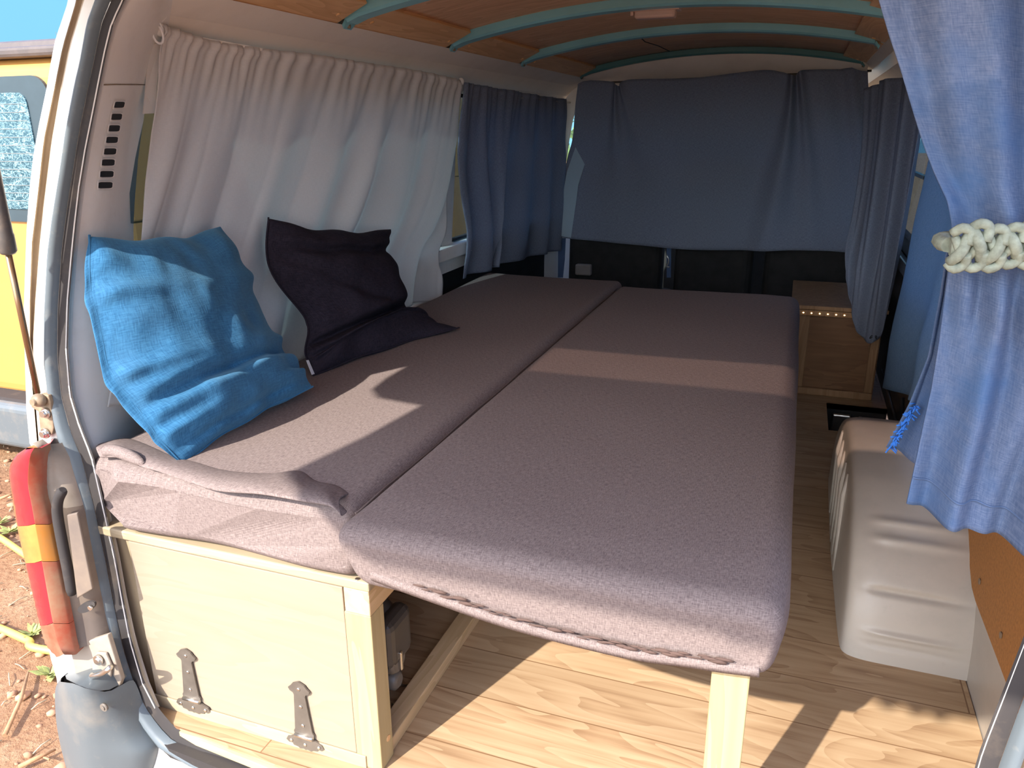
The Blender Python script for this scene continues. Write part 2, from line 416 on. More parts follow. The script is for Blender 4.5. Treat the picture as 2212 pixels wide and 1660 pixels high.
wall('wall_right', rx, [.08, .45, 1.55, 1.75, 2.85, 3.0, 3.12, 3.9, 4.3], [-.02, .2, .4, .66, .9, 1.19, 1.24, 1.29, 1.33],
     [(.45, 1.55, .66, 1.19), (1.75, 2.85, .66, 1.19), (3.12, 3.9, .66, 1.19)],
     lambda y, z: (M['wall_panel'] if z > 1.2 else (M['wheel_box'] if y < 1.6 else M['door_metal'])), .02)
k = 1
for side, xf, off in (('l', lx, -.012), ('r', rx, .012)):
    for (ya, yb, gm) in (((.24, 1.66, 'tint'), (1.78, 2.97, 'tint'), (3.12, 3.9, 'clear')) if side == 'l' else ((.45, 1.55, 'clear'), (1.75, 2.85, 'tint'), (3.12, 3.9, 'clear'))):
        mb = MB(); a, c = xf(.66)+off, xf(1.19)+off; d = .006 if off > 0 else -.006
        zm = .9; e = xf(.9)+off
        for (za, xa, zb, xb) in ((.66, a, zm, e), (zm, e, 1.19, c)):
            mb.box((min(xa, xb), ya, za), (max(xa, xb)+.004, yb, zb))
        g = mb.build('window_%d' % k, M[gm]); struct(g, 'glass pane in the van side', 'window')
        mb = MB()
        for (p0, p1) in (((a, ya, .66), (a, yb, .66)), ((c, ya, 1.19), (c, yb, 1.19))):
            mb.tube([p0, p1], .012, 8)
        for yy in (ya, yb): mb.tube([(a, yy, .66), (e, yy, .9), (c, yy, 1.19)], .012, 8)
        mb.build('window_frame', M['seal_dark'], g)
        k += 1
# white ledge box under the left windows
mb = MB(); mb.box((-.648, 1.40, .605), (-.612, 3.0, .655), .006)
struct(mb.build('trim_3', M['trim_white']), 'off-white ledge under the left windows', 'ledge')
mb = MB(); mb.box((-.648, 1.36, .44), (-.61, 1.52, .50), .006)
struct(mb.build('trim_4', M['trim_white']), 'off-white bracket low on the left wall behind the white curtain', 'trim')
# ---- ceiling
def cz(x): return 1.380-.18*(x-.20)**2
mb = MB()
xs = [-.40+i*(1.14/24) for i in range(25)]
rows = [[V((x, y, cz(x)+.030)) for x in xs] for y in (.06, .8, 1.4, 2.05, 2.5, 2.93)]
mb.grid(rows)
ceil = struct(mb.build('ceiling', M['roof_ply'], solid=.006), 'brown plywood ceiling of the van', 'ceiling')
mb = MB(); mb.tube([V((ay(2.95, *q).x, yy, cz(ay(2.95, *q).x)+.026)) for q, yy in (((1452, 92), 2.12), ((1442, 104), 2.4), ((1450, 118), 2.6), ((1452, 126), 2.86))], .002, 5)
cr_ = mb.build('crack', M['dark'], ceil)
# outer roof
mb = MB()
xs = [-.53+i*(1.394/24) for i in range(25)]
mb.grid([[V((x, y, 1.445-.20*(x-.167)**2-(.07 if j in (0, 24) else 0))) for j, x in enumerate(xs)] for y in (.03, 2.0, 4.0)])
mb.grid([[V((x, .03, 1.445-.20*(x-.167)**2-(.07 if j in (0, 24) else 0))) for j, x in enumerate(xs)], [V((x, .012, 1.343)) for x in xs]])
struct(mb.build('trim_5', M['body_white'], solid=.02), 'white outer roof skin of the van', 'roof')
# side planks between the beams (pine, one per bay)
BY = [.80, 1.40, 2.05, 2.90]
bays = [(.10, .765), (.835, 1.365), (1.435, 2.015), (2.085, 2.875)]
kt = 6
for side in (0, 1):
    for j, (ya, yb) in enumerate(bays):
        if side == 0: a, b2 = V((-.372, 0, 1.338)), V((-.462, 0, 1.297))
        else: a, b2 = V((.70, 0, 1.352)), V((.795, 0, 1.322))
        mb = MB(); nrm = V((-(b2-a).z, 0, (b2-a).x)).normalized()
        if nrm.z < 0: nrm = -nrm
        pts = [V((p.x, ya, p.z)) for p in (a, b2)]+[V((p.x, yb, p.z)) for p in (b2, a)]
        mb.poly(pts, nrm*.012)
        for yy in (ya+.04, yb-.04):
            c = a.lerp(b2, .6); mb.cyl(V((c.x, yy, c.z))-nrm*.003, V((c.x, yy, c.z))+nrm*.004, .006, 10)
        o = mb.build('trim_%d' % kt, M['roof_pine'], bevel=.002); kt += 1
        struct(o, 'orange pine board along the ceiling edge', 'board')

# ---- blue roof beams
BL = ['nearest teal roof beam, mostly cut off by the top of the photo', 'teal roof beam carrying the small beige ceiling lamp',
      'teal roof beam halfway to the front, just beyond the ceiling lamp', 'dark teal roof beam right above the beige front header']
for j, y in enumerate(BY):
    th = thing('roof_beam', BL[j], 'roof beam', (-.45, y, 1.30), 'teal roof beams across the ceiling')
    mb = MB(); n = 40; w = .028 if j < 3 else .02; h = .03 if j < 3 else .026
    rows = []
    xe0, xe1 = -.436, (.765 if j < 3 else .775)
    prof = [(-w, h), (-w, .006), (-w+.006, 0), (w-.006, 0), (w, .006), (w, h)]
    for i in range(n+1):
        x = xe0+(xe1-xe0)*i/n
        z = cz(x)
        t = sstep(-.41, xe0, x); z -= .004*t
        rows.append([V((x, y+py, z+pz)) for py, pz in prof])
    mb.grid(rows, closed=True, smooth=False)
    mb.bm.faces.new([v for v in mb.bm.verts[:6]]); mb.bm.faces.new([v for v in mb.bm.verts[-6:]])
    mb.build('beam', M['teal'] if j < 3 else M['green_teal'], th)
    for sx, xx in ((-1, xe0), (1, xe1)):
        mb = MB(); z = cz(xx)
        mb.poly([(xx, y-w*.8, z), (xx, y+w*.8, z), (xx+sx*.014, y+w*.6, z-.016), (xx+sx*.014, y-w*.6, z-.016)], (sx*.003, 0, .008))
        br_ = mb.build('end_bracket', M['teal'] if j < 3 else M['green_teal'], th)
        mb = MB(); mb.cyl((xx+sx*.009, y, z-.014), (xx+sx*.009, y, z-.006), .0045, 10)
        mb.build('screw', M['brown_metal'], br_)
# front header strip (beige) and cab shell
mb = MB(); xs = [-.53+i*(1.34/20) for i in range(21)]
mb.grid([[V((x, 3.14-.22*t, (cz(x)+.022)*(t)+(1.272)*(1-t))) for x in xs] for t in (0, .5, 1)])
struct(mb.build('trim_16', M['wall_panel'], solid=.012), 'beige header panel above the front curtain', 'header')
mb = MB(); mb.box((-.66, 3.1, -.3), (1.0, 4.4, -.28)); mb.box((-.66, 4.25, -.3), (1.0, 4.3, .72), .02); mb.box((-.6, 4.0, .60), (.95, 4.3, .74), .03)
struct(mb.build('wall_front', M['dark']), 'dark cab floor and dashboard beyond the seats', 'cab')
mb = MB(); mb.box((-.60, 3.16, 1.345), (.92, 4.0, 1.36))
struct(mb.build('trim_17', M['wall_panel']), 'beige cab headliner', 'headliner')
mb = MB()
mb.poly([(-.60, 4.30, .72), (.93, 4.30, .72), (.88, 3.98, 1.34), (-.54, 3.98, 1.34)], (0, .006, .003))
struct(mb.build('window_9', M['clear']), 'windscreen beyond the front curtain', 'window')

# ---- wheel arch on the right
mb = MB()
def arch_prof(n=75):
    # (y, z) of the ridge over the wheel
    ctrl = [(.600, 0.0), (.607, .055), (.622, .11), (.650, .165), (.70, .225), (.775, .275), (.88, .315), (1.03, .335), (1.19, .325), (1.34, .28), (1.46, .20), (1.53, .11), (1.56, .0)]
    pts = crv([V((0, y, z)) for y, z in ctrl], n*2)
    return pts
pr = arch_prof()
rows = []
cy_ = 1.07
for i, p in enumerate(pr):
    y, z = p.y, p.z
    row = []
    rib = 0
    for xx, ins in ((1.03, 0), (.99, 0), (.93, 0), (.87, 0), (.825, 0), (.805, .003), (.785, .012), (.772, .028), (.766, .05), (.762, .10), (.760, .5), (.757, .96)):
        s_ = 1-ins
        # radial inset towards the wheel centre
        yy = cy_+(y-cy_)*s_; zz = z*s_
        # pressed ribs across the tread of the arch
        if .80 < xx < .96:
            e = sstep(.80, .83, xx)*(1-sstep(.93, .96, xx))
            for rc in (.06, .165, .245, .29):
                on = 1 if y < cy_ else 0
                zz -= on*.0
            arc = i/(len(pr)-1)
            for rc, a in ((.10, .010), (.225, -.011), (.345, .010), (.385, .010), (.06, -.006)):
                k_ = math.exp(-((arc-rc)/.0085)**2)*a*e
                nn = V((0, y-cy_, z+.05)).normalized(); yy += nn.y*k_; zz += nn.z*k_
        row.append(V((xx, yy, max(zz, 0))))
    rows.append(row)
mb.grid(rows)
wa = struct(mb.build('trim_22', M['wheel_box'], subd=1), 'greige painted wheel arch box with pressed ribs beside the bed', 'wheel arch')
# vertical ribs on its inner side
mb = MB()
for yy in (.92, 1.0, 1.08, 1.16, 1.24):
    mb.tube([(.762, yy, .02), (.760, yy, .12), (.758, cy_+(yy-cy_)*.95, .22), (.766, cy_+(yy-cy_)*.9, .275)], .007, 8)
mb.build('side_rib', M['wheel_box'], wa)

# ---- right lower wall panel: white metal strip and hardboard
mb = MB()
p = [ax_(.992, *q) for q in ((2090, 1130), (2104, 1270), (2112, 1300), (2186, 1495), (2230, 1610), (2330, 1560), (2330, 1150))]
mb.poly(p, (-.004, 0, 0))
hb = struct(mb.build('trim_23', M['hardboard']), 'orange-brown hardboard panel on the right wall by the rear opening', 'panel')
for q in ((2117, 1257), (2163, 1373)):
    mb = MB(); c = ax_(.9875, *q); mb.cyl(c, c+V((-.002, 0, 0)), .006, 12)
    mb.build('screw', M['brown_metal'], hb)

# ================================================================== REAR BODY CORNERS (left seen, right mirrored)
def ysl(py): return interp(py, [0, 500, 950, 1400, 1660], [.09, .045, 0., -.028, -.058])
A_ = [(152, -40), (148, 0), (120, 84), (111, 128), (101, 189), (84, 270), (72, 337), (64, 405), (57, 506), (51, 682), (54, 784), (57, 885), (64, 959)]
B_ = [(172, -40), (165, 0), (135, 101), (115, 202), (94, 304), (83, 405), (71, 506), (69, 514), (64, 649), (64, 740), (68, 820), (75, 900), (80, 959)]
C_ = [(194, -40), (182, 0), (152, 101), (132, 202), (115, 304), (98, 438), (88, 540), (79, 649), (73, 740), (74, 820), (80, 900), (85, 959)]
D_ = [(240, -60), (212, 0), (194, 50), (179, 135), (169, 175), (148, 280), (135, 371), (118, 472), (108, 547), (101, 682), (101, 784), (111, 868), (132, 952), (151, 992), (183, 1106), (206, 1221), (229, 1335), (250, 1427), (279, 1509), (311, 1564), (348, 1614), (412, 1651), (520, 1692), (800, 1775)]
E_ = [(290, -50), (270, 0), (246, 50), (233, 101), (219, 169), (206, 236), (189, 320), (175, 405), (165, 489), (159, 547), (150, 649), (147, 750), (155, 851), (175, 918), (202, 986), (229, 1106), (250, 1198), (266, 1289), (284, 1381), (311, 1472), (339, 1527), (380, 1575), (470, 1625), (560, 1662), (830, 1745)]
def PL(pts, dy, n, lo=None, hi=None, dx=0.):
    "polyline of photo points on the slanted plane of the rear opening, evenly resampled by row"
    xs = [p[1] for p in pts]; ys = [p[0] for p in pts]
    lo = xs[0] if lo is None else lo; hi = xs[-1] if hi is None else hi
    out = []
    for k in range(n):
        py = lo+(hi-lo)*k/(n-1); out.append(ay(ysl(py)+dy, interp(py, xs, ys)+dx, py))
    return out
def mir(p): return V((.335-p.x, p.y, p.z))
def both(mb, cols, m, smooth=True):
    rows = list(zip(*cols))
    mb.grid([list(r) for r in rows], m, smooth=smooth)
    mb.grid([[mir(p) for p in reversed(r)] for r in rows], m, smooth=smooth)
mb = MB(); n = 40
a_ = PL(A_, .05, n, -40, 959); a2 = [p+V((-.004, .20, 0)) for p in a_]; am = PL(A_, .012, n, -40, 959, 6)
b_ = PL(B_, .0, n, -40, 959); b3 = PL(B_, .012, n, -40, 959, 4); c3 = PL(C_, .012, n, -40, 959, -4)
c_ = PL(C_, .0, n, -40, 959); d_ = PL(D_, .004, n, -40, 959)
both(mb, [a2, a_, am, b_], M['body_white']); both(mb, [b_, b3, c3, c_], M['groove']); both(mb, [c_, d_], M['body_white'])
# lower corner of the body, behind lamp and bumper
n = 34
LB = [(64, 955), (78, 1000), (90, 1100), (108, 1250), (112, 1380), (104, 1405), (122, 1465), (140, 1580), (160, 1700)]
lb = PL(LB, .03, n, 955, 1690); lb2 = [p+V((-.005, 3.9, 0)) for p in lb]
lbm = PL([(x+20, y) for x, y in LB], -.005, n, 955, 1690); dl = PL(D_, .004, n, 955, 1690)
both(mb, [lb2, lb, lbm, dl], M['body_white'])
# sill below the seal
ds = [p for p in PL(D_, .004, 26, 1560, 1775)]
both(mb, [ds, [p+V((-.05, -.03, -.10)) for p in ds], [p+V((-.08, -.02, -.4)) for p in ds]], M['body_white'])
rb = struct(mb.build('wall_rear', recalc=True), 'white painted rear corner of the van body', 'van body')

# sill channel between seal and floor
mb = MB(); e1 = [ay(ysl(py)+.012, interp(py, [p[1] for p in E_], [p[0] for p in E_]), py) for py in [1500+i*245/20 for i in range(21)]]
rows = [[p, p+V((.01, .035, -.012)), p+V((.02, .08, -.03))] for p in e1]
mb.poly([(-.50, -.0, -.05), (-.47, -.045, -.05), (-.42, -.062, -.05), (-.2, -.075, -.05), (.74, -.075, -.05), (.74, 0, -.05)], (0, 0, .022), M['seal_dark'])
sc = struct(mb.build('trim_24', recalc=True), 'dusty dark sill channel in front of the floor edge', 'sill')
mb = MB()
for i in range(26):
    t = random.random(); c = az(-.027, 430+t*90+random.uniform(-12, 12), 1608+t*26+random.uniform(-8, 8))
    mb.sphere(c, random.uniform(.0015, .0045), (1.3, 1, .4), None, 1)
for q in ((515, 1640), (560, 1655)): mb.sphere(az(-.027, *q), .006, (1.5, 1, .3), None, 1)
f = mb.build('paint_flakes', M['white_dust']); tag(f, 'white paint flakes lying in the dusty sill channel', 'flakes', None, 'stuff')

# rubber weather seal, all round the opening (one thing)
sealt = thing('weather_seal', 'grey rubber weather seal running round the rear opening', 'seal', (0.167, -.05, 0))
n = 90
D2 = PL(D_, .0, n, -60, 1775); E2 = PL(E_, .012, n, -50, 1745)
mid = [a.lerp(b2, .46) for a, b2 in zip(D2, E2)]
def offs_(pts, dy): return [p+V((0, dy, 0)) for p in pts]
tb = [D2, offs_([a.lerp(b2, .15) for a, b2 in zip(D2, mid)], -.009), offs_([a.lerp(b2, .5) for a, b2 in zip(D2, mid)], -.014), offs_([a.lerp(b2, .85) for a, b2 in zip(D2, mid)], -.009), offs_(mid, .001)]
mb = MB(); both(mb, tb, M['seal'])
# across sill and under the roof edge
def bar(p0, p1, r):
    mb.tube([V(p0), V(p1)], r, 10, M['seal'])
bar(D2[-1]+V((0, -.004, 0)), mir(D2[-1])+V((0, -.004, 0)), .012); bar(D2[0], mir(D2[0]), .014)
mb.build('bulb', parent=sealt)
mb = MB(); both(mb, [offs_(mid, .002), offs_([a.lerp(b2, .5) for a, b2 in zip(mid, E2)], -.002), E2], M['seal_dark'])
mb.build('lip', parent=sealt)

# inner flange and rear pillar trim with its vent slots
F_ = [(300, -50), (282, 0), (256, 50), (241, 101), (227, 169), (213, 236), (197, 320), (183, 405), (173, 489), (167, 547), (159, 649), (156, 750), (164, 851), (185, 918), (212, 986), (238, 1106), (258, 1198), (274, 1289), (294, 1381), (322, 1472), (345, 1527)]
mb = MB(); n = 60
e_ = PL(E_, .014, n, -50, 1527); f_ = PL(F_, .03, n, -50, 1527); 
both(mb, [e_, [p+V((0, -.006, 0)) for p in e_], f_], M['trim_white'])
fl = struct(mb.build('trim_25', recalc=True), 'white metal flange inside the weather seal', 'flange')
G_ = [(360, -30), (348, 60), (320, 169), (300, 219), (283, 337), (275, 438), (272, 500), (278, 640), (288, 800), (297, 940), (300, 1010)]
mb = MB(); n = 40; lo, hi = -30, 1010
gx = [p[1] for p in G_]; gy = [p[0] for p in G_]
g_ = []; m_ = []
f2 = []
for k_ in range(n):
    py = lo+(hi-lo)*k_/(n-1)
    P = ax_(-.61, interp(py, gx, gy), py)
    for it in range(5): P = ax_(lx(P.z)+.012, interp(py, gx, gy), py)
    g_.append(P)
    fp = ay(ysl(py)+.032, interp(py, [q[1] for q in F_], [q[0] for q in F_]), py); f2.append(fp)
ridge = [a.lerp(b2, .16)+V((.012, -.003, 0)) for a, b2 in zip(f2, g_)]
both(mb, [f2, ridge, [r.lerp(g, .8)+V((.004, 0, 0)) for r, g in zip(ridge, g_)], g_, [p+V((-.012, .03, 0)) for p in g_]], M['trim_white'])
pt = struct(mb.build('trim_26', recalc=True), 'off-white plastic trim of the rear pillar', 'pillar trim')
mb = MB(); i_ = int((203-lo)/(hi-lo)*(n-1)); q_ = [f2[i_], ridge[i_], ridge[i_].lerp(g_[i_], .8)+V((.004, 0, 0)), g_[i_]]; mb.tube([p+V((.0008, -.0008, 0)) for p in q_], .0011, 6)
mb.build('joint_line', M['brown_metal'], pt)
vent = thing('pillar_vent', 'column of eight slots in the off-white rear pillar trim', 'vent', g_[12])
for (vx, vy) in ((256, 226), (250, 252), (245, 277), (240, 302), (236, 327), (232, 351), (229, 376), (226, 400)):
    t = (vy-lo)/(hi-lo)*(n-1); i = int(t); r0 = ridge[i].lerp(ridge[i+1], t-i); g0 = g_[i].lerp(g_[i+1], t-i)
    g0 = r0.lerp(g0, .8)+V((.004, 0, 0))
    # plane through ridge and wall edge, hit by the sight line
    up = (g_[i+1]-g_[i]).normalized(); al = (g0-r0).normalized(); nr = up.cross(al).normalized()
    d = _f+R2*((vx-IW/2)/F)-U2*((vy-IH/2)/F); c = CAM+d*((r0-CAM).dot(nr)/d.dot(nr))
    if nr.dot(CAM-c) < 0: nr = -nr
    hw, hh = .030, .0062
    def rr(hw, hh, k, off):
        pts = []
        for q in range(12):
            an = 2*math.pi*q/12+math.pi/12; pts.append(c+al*(hw*math.copysign(abs(math.cos(an))**.4, math.cos(an)))+up*(hh*math.copysign(abs(math.sin(an))**.4, math.sin(an)))+nr*off)
        return pts
    mb = MB(); mb.grid([rr(hw+.003, hh+.003, 0, .001), rr(hw+.001, hh+.001, 0, .0028), rr(hw, hh, 0, .0022), rr(hw-.001, hh-.001, 0, .0012)], M['trim_white'], closed=True)
    s_ = mb.build('slot', parent=vent, recalc=True)
    mb = MB(); mb.poly(rr(hw-.0005, hh-.0005, 0, .0008), nr*.0006); mb.build('slot_opening', M['dark'], s_)
# round recessed grip high on the wall
c = ax_(-.53, 325, 28); c = ax_(-.535, 325, 28)
gr = thing('coat_hook', 'oval recessed hook high on the cream wall above the curtain end', 'hook', c)
mb = MB(); nr = V((.85, -.15, -.5)).normalized(); t1 = nr.cross(V((0, 0, 1))).normalized(); t2 = nr.cross(t1)
t1, t2 = (t1*.9+t2*.3).normalized(), (t2*.9-t1*.3).normalized()
def ell(a, b2, off, nn=24): return [c+t1*(a*math.cos(2*math.pi*q/nn))+t2*(b2*math.sin(2*math.pi*q/nn))+nr*off for q in range(nn)]
mb.grid([ell(.034, .023, .004), ell(.030, .020, .008), ell(.024, .015, .008), ell(.020, .012, .004)], closed=True); mb.build('rim', M['trim_white'], gr, recalc=True)
mb = MB(); mb.poly(ell(.020, .012, .003), nr*.001); mb.build('recess', M['dark'], gr)
mb = MB(); mb.tube([c+t1*(.014*math.cos(a))+t2*(.008*math.sin(a))+nr*.007 for a in [math.pi*.4+i*math.pi*1.2/10 for i in range(11)]], .003, 8); mb.build('hook', M['trim_white'], gr)

# ================================================================== TAIL LAMP, STRUT, LATCH, BUMPER
lampL = [(58, 968), (34, 985), (20, 1016), (26, 1070), (34, 1123), (52, 1207), (84, 1338), (99, 1386), (127, 1414)]
lampM = [(75, 966), (64, 990), (60, 1044), (68, 1090), (76, 1135), (92, 1223), (115, 1350), (127, 1395), (139, 1416)]
lampR = [(90, 964), (92, 990), (95, 1060), (102, 1095), (109, 1127), (125, 1207), (151, 1338), (160, 1385), (165, 1405)]
def lamp_cols(lo, hi, n):
    out = []
    for pts, dy in ((lampL, -.035), (lampM, -.075), (lampR, -.055)):
        xs = [p[1] for p in pts]; ys = [p[0] for p in pts]
        sm = crv([V((x_, y_, 0)) for x_, y_ in pts], 80); xs = [q.y for q in sm]; ys = [q.x for q in sm]
        out.append([ay(ysl(py)+dy, interp(py, xs, ys), py) for py in [lo+(hi-lo)*i/(n-1) for i in range(n)]])
    return out
tl = thing('tail_light', 'red and amber tail lamp on the white body corner', 'tail light', ay(-.05, 90, 1400))
for nm, lo, hi, mo, mi_, lab in (('red_lens', 968, 1132, 'red_lens', 'dull_red', 'red upper lens'), ('amber_lens', 1133, 1212, 'amber_lens', 'dull_amber', 'amber lens'), ('red_lens', 1213, 1346, 'red_lens', 'dull_red', 'red lower lens, dusty'), ('red_lens', 1347, 1414, 'dull_red', 'dull_red', 'small red bottom lens')):
    L, Mi, Rr = lamp_cols(lo, hi, 14)
    bk = [p+V((.0, .06, 0)) for p in L]; bk2 = [p+V((-.004, .02, 0)) for p in Rr]
    mb = MB()
    rows = []
    for i in range(14):
        r_ = .0012*(i % 2)
        rows.append([bk[i], L[i], L[i].lerp(Mi[i], .35)+V((0, -.008-r_, 0)), L[i].lerp(Mi[i], .8)+V((0, -.006-r_, 0)), Mi[i]])
    mb.grid(rows, M[mo], smooth=True)
    mb.grid([[Mi[i], Mi[i].lerp(Rr[i], .12)+V((0, -.002, 0)), Mi[i].lerp(Rr[i], .9)+V((0, -.002, 0)), Rr[i], bk2[i]] for i in range(14)], M[mi_])
    for i in (0, 13):
        f = mb.bm.faces.new([mb.bm.verts.new(p) for p in (bk[i], L[i], Mi[i], Rr[i], bk2[i])]); f.material_index = 0
    o = mb.build(nm, parent=tl, recalc=True); o['label'] = lab
# dusty cap and dark housing panel beside the lens
def lampgap(pts, dy, lo, hi, n):
    xs = [p[1] for p in pts]; ys = [p[0] for p in pts]
    return [ay(ysl(py)+dy, interp(py, xs, ys), py) for py in [lo+(hi-lo)*i/(n-1) for i in range(n)]]
mb = MB(); n = 26
Rr = lampgap([(70, 958)]+lampR, -.052, 958, 1405, n); Dd = lampgap([(x-4, y) for x, y in D_], -.012, 958, 1380, n)
rows = [[a+V((0, .02, 0)), a, a.lerp(b2, .25)+V((0, .006, 0)), a.lerp(b2, .6)+V((0, -.004, 0)), b2, b2+V((0, .015, 0))] for a, b2 in zip(Rr, Dd)]
mb.grid(rows[:9], M['dusty_top']); mb.grid(rows[8:], M['dusty_grey'])
hp = mb.build('housing', parent=tl, recalc=True)
mb = MB(); pts = [ay(ysl(py)-.052, px, py) for px, py in ((136, 1058), (126, 1080), (124, 1110), (134, 1170), (146, 1230), (156, 1285))]
mb.tube(crv(pts, 24), [.006]+[.009]*22+[.007], 10); mb.build('channel', M['seal_dark'], hp)
mb = MB(); pts = [ay(ysl(py)-.05, px, py) for px, py in ((150, 1110), (172, 1105), (205, 1270), (172, 1290))]
mb.poly(pts, (0, -.006, 0)); mb.build('cover_plate', M['dusty_grey'], hp, bevel=.002)
mb = MB(); c = ay(ysl(1308)-.045, 190, 1310)
t1 = (ay(ysl(1300)-.045, 210, 1302)-c).normalized(); t2 = V((0, 0, 1)); 
mb.poly([c+t1*(.026*math.cos(a))+t2*(.010*math.sin(a)) for a in [i*math.pi/10 for i in range(20)]], (0, -.004, 0)); mb.build('recess', M['seal_dark'], hp)
mb = MB(); mb.cyl(c+V((.014, -.004, .004)), c+V((.014, -.009, .004)), .0045, 10); mb.build('screw', M['steel'], hp)

# gas strut
def tgp0(x, y):
    k = .25*max(0., -y)/1.1; return V((x-.456*k, y-1.2*k, 1.35+k))
b0 = ay(.0, 84, 862); b1 = ay(-.045, -17, 380); dv = (b1-b0).normalized()
top = b0+dv*((1.33-b0.z)/dv.z)
st = thing('gas_strut', 'grey gas strut holding up the tailgate, fixed to the white rear corner', 'gas strut', b0)
jn = ay(-.03, 13, 545); tj = (jn-b0).dot(dv); jn = b0+dv*tj
mb = MB(); mb.cyl(b0+dv*.012, jn+dv*.02, .0052, 14); mb.build('rod', M['strut_rod'], st)
mb = MB(); mb.tube([jn, jn+dv*.004, jn+dv*.03, jn+dv*.034, top], [.011, .0135, .0135, .0125, .0125], 18); mb.build('cylinder', M['strut'], st)
mb = MB(); mb.sphere(top, .016); mb.tube([top, tgp0(-.49, top.y)], .008, 8); mb.build('upper_mount', M['brown_metal'], st)
brk = MB(); 
pl_ = [ay(-.005, *q) for q in ((72, 862), (90, 850), (104, 855), (108, 870), (116, 925), (112, 940), (92, 942), (86, 930), (82, 890), (66, 880))]
brk.poly(pl_, (0, .008, 0)); bo = brk.build('bracket', M['brown_metal'], st, bevel=.002)
mb = MB(); c = ay(-.012, 84, 865); mb.sphere(c, .0125, (1.15, .9, 1)); mb.cyl(c, c+V((0, -.014, 0)), .006, 12); mb.build('ball_socket', M['brown_metal'], st)
for q in ((101, 892), (100, 936)):
    mb = MB(); c = ay(-.006, *q); mb.cyl(c, c+V((0, -.004, 0)), .0095, 16); mb.cyl(c+V((0, -.004, 0)), c+V((0, -.010, 0)), .0065, 6)
    mb.build('bolt', M['steel'], bo)

# latch striker
c0 = ay(-.075, 217, 1450)
ls = thing('latch_striker', 'steel latch striker bolted to the dusty body corner', 'latch', c0)
mb = MB(); mb.poly([ay(-.062, *q) for q in ((152, 1408), (160, 1395), (232, 1372), (262, 1470), (252, 1500), (190, 1508), (170, 1490))], (0, .01, 0)); mb.build('backing_plate', M['dusty_top'], ls, bevel=.002)
mb = MB(); mb.poly([ay(-.068, *q) for q in ((200, 1425), (208, 1410), (228, 1412), (240, 1440), (238, 1480), (222, 1492), (200, 1490), (197, 1470))], (0, .005, 0)); mb.build('plate', M['dusty_top'], ls, bevel=.002)
mb = MB(); mb.tube(crv([ay(-.07, 200, 1457), ay(-.092, 200, 1462), ay(-.095, 222, 1455), ay(-.092, 238, 1443), ay(-.07, 238, 1441)], 20), .005, 10); mb.build('loop', M['steel'], ls)
for q in ((215, 1425), (217, 1480)):
    mb = MB(); c = ay(-.07, *q); mb.cyl(c, c+V((0, -.005, 0)), .010, 16); mb.cyl(c+V((0, -.005, 0)), c+V((0, -.008, 0)), .006, 12); mb.build('bolt', M['steel'], ls)

# bumper corner
def rowpts(pts, dy, lo, hi, n):
    xs = [p[1] for p in pts]; ys = [p[0] for p in pts]
    return [ay(dy(t) if callable(dy) else dy, interp(lo+(hi-lo)*t, xs, ys), lo+(hi-lo)*t) for t in [i/(n-1) for i in range(n)]]
bt = thing('bumper_corner', 'grey plastic bumper corner under the tail lamp', 'bumper', ay(-.09, 200, 1650))
n = 22
Lb = rowpts([(126, 1464), (113, 1480), (110, 1500), (113, 1560), (124, 1610), (140, 1660), (170, 1760)], -.04, 1464, 1760, n)
Mb_ = rowpts([(160, 1476), (150, 1490), (152, 1540), (160, 1600), (172, 1660), (200, 1760)], -.115, 1474, 1760, n)
Mc_ = rowpts([(182, 1500), (186, 1520), (190, 1560), (196, 1660), (215, 1760)], -.12, 1490, 1760, n)
Rb_ = rowpts([(236, 1500), (247, 1520), (262, 1560), (285, 1605), (311, 1640), (312, 1660), (310, 1760)], -.085, 1500, 1760, n)
mb = MB()
mb.grid([[a+V((-.0, .3, 0)), a, a.lerp(b2, .5)+V((-.006, -.012, 0)), b2, c, c.lerp(d, .5)+V((0, .004, 0)), d, d+V((.004, .05, 0))] for a, b2, c, d in zip(Lb, Mb_, Mc_, Rb_)])
mb.grid([[p, p+V((0, .06, .0))] for p in (Lb[0], Mb_[0], Mc_[0], Rb_[0])])
mb.build('shell', M['bumper'], bt, subd=1, recalc=True)
mb = MB(); c = ay(-.103, 227, 1527); mb.cyl(c, c+V((0, -.004, 0)), .008, 14); mb.cyl(c+V((0, -.004, 0)), c+V((0, -.006, 0)), .004, 8); mb.build('screw', M['grey_plastic2'], bt)

# ================================================================== TAILGATE (open overhead, its shade falls into the van)
tg = thing('tailgate', 'white tailgate held open above the rear of the van', 'tailgate', (.16, -.02, 1.40))
def tgp(x, y, up=0.0):
    k = .25*max(0., -y)/1.1
    return V((x-.456*k, y-1.2*k, 1.345+k+up))
lw = [(-.64, -.50), (-.60, -.545), (-.49, -.56), (-.515, -.75), (-.555, -.93), (-.475, -.985), (-.43, -1.07), (-.34, -1.125), (.66, -1.125), (.78, -1.08), (.85, -.95), (.87, -.58), (.97, -.50), (.66, -.5), (-.37, -.5)]
wn_ = [(-.37, -.05), (-.37, -.285), (.66, -.275), (.66, -.015)]
mb = MB()
for part in ([(-.645, .03), (-.65, -.42), (-.64, -.50), (-.37, -.5), wn_[1], wn_[0], (-.37, .03)], [(-.37, .03), wn_[0], wn_[3], (.66, .03)],
             [(.66, .03), wn_[3], wn_[2], (.66, -.5), (.97, -.50), (.98, .03)], [wn_[1], (-.37, -.5), (.66, -.5), wn_[2]], lw):
    mb.poly([tgp(x, y) for x, y in part], (0, -.008, .030))
mb.build('panel', M['body_white'], tg)
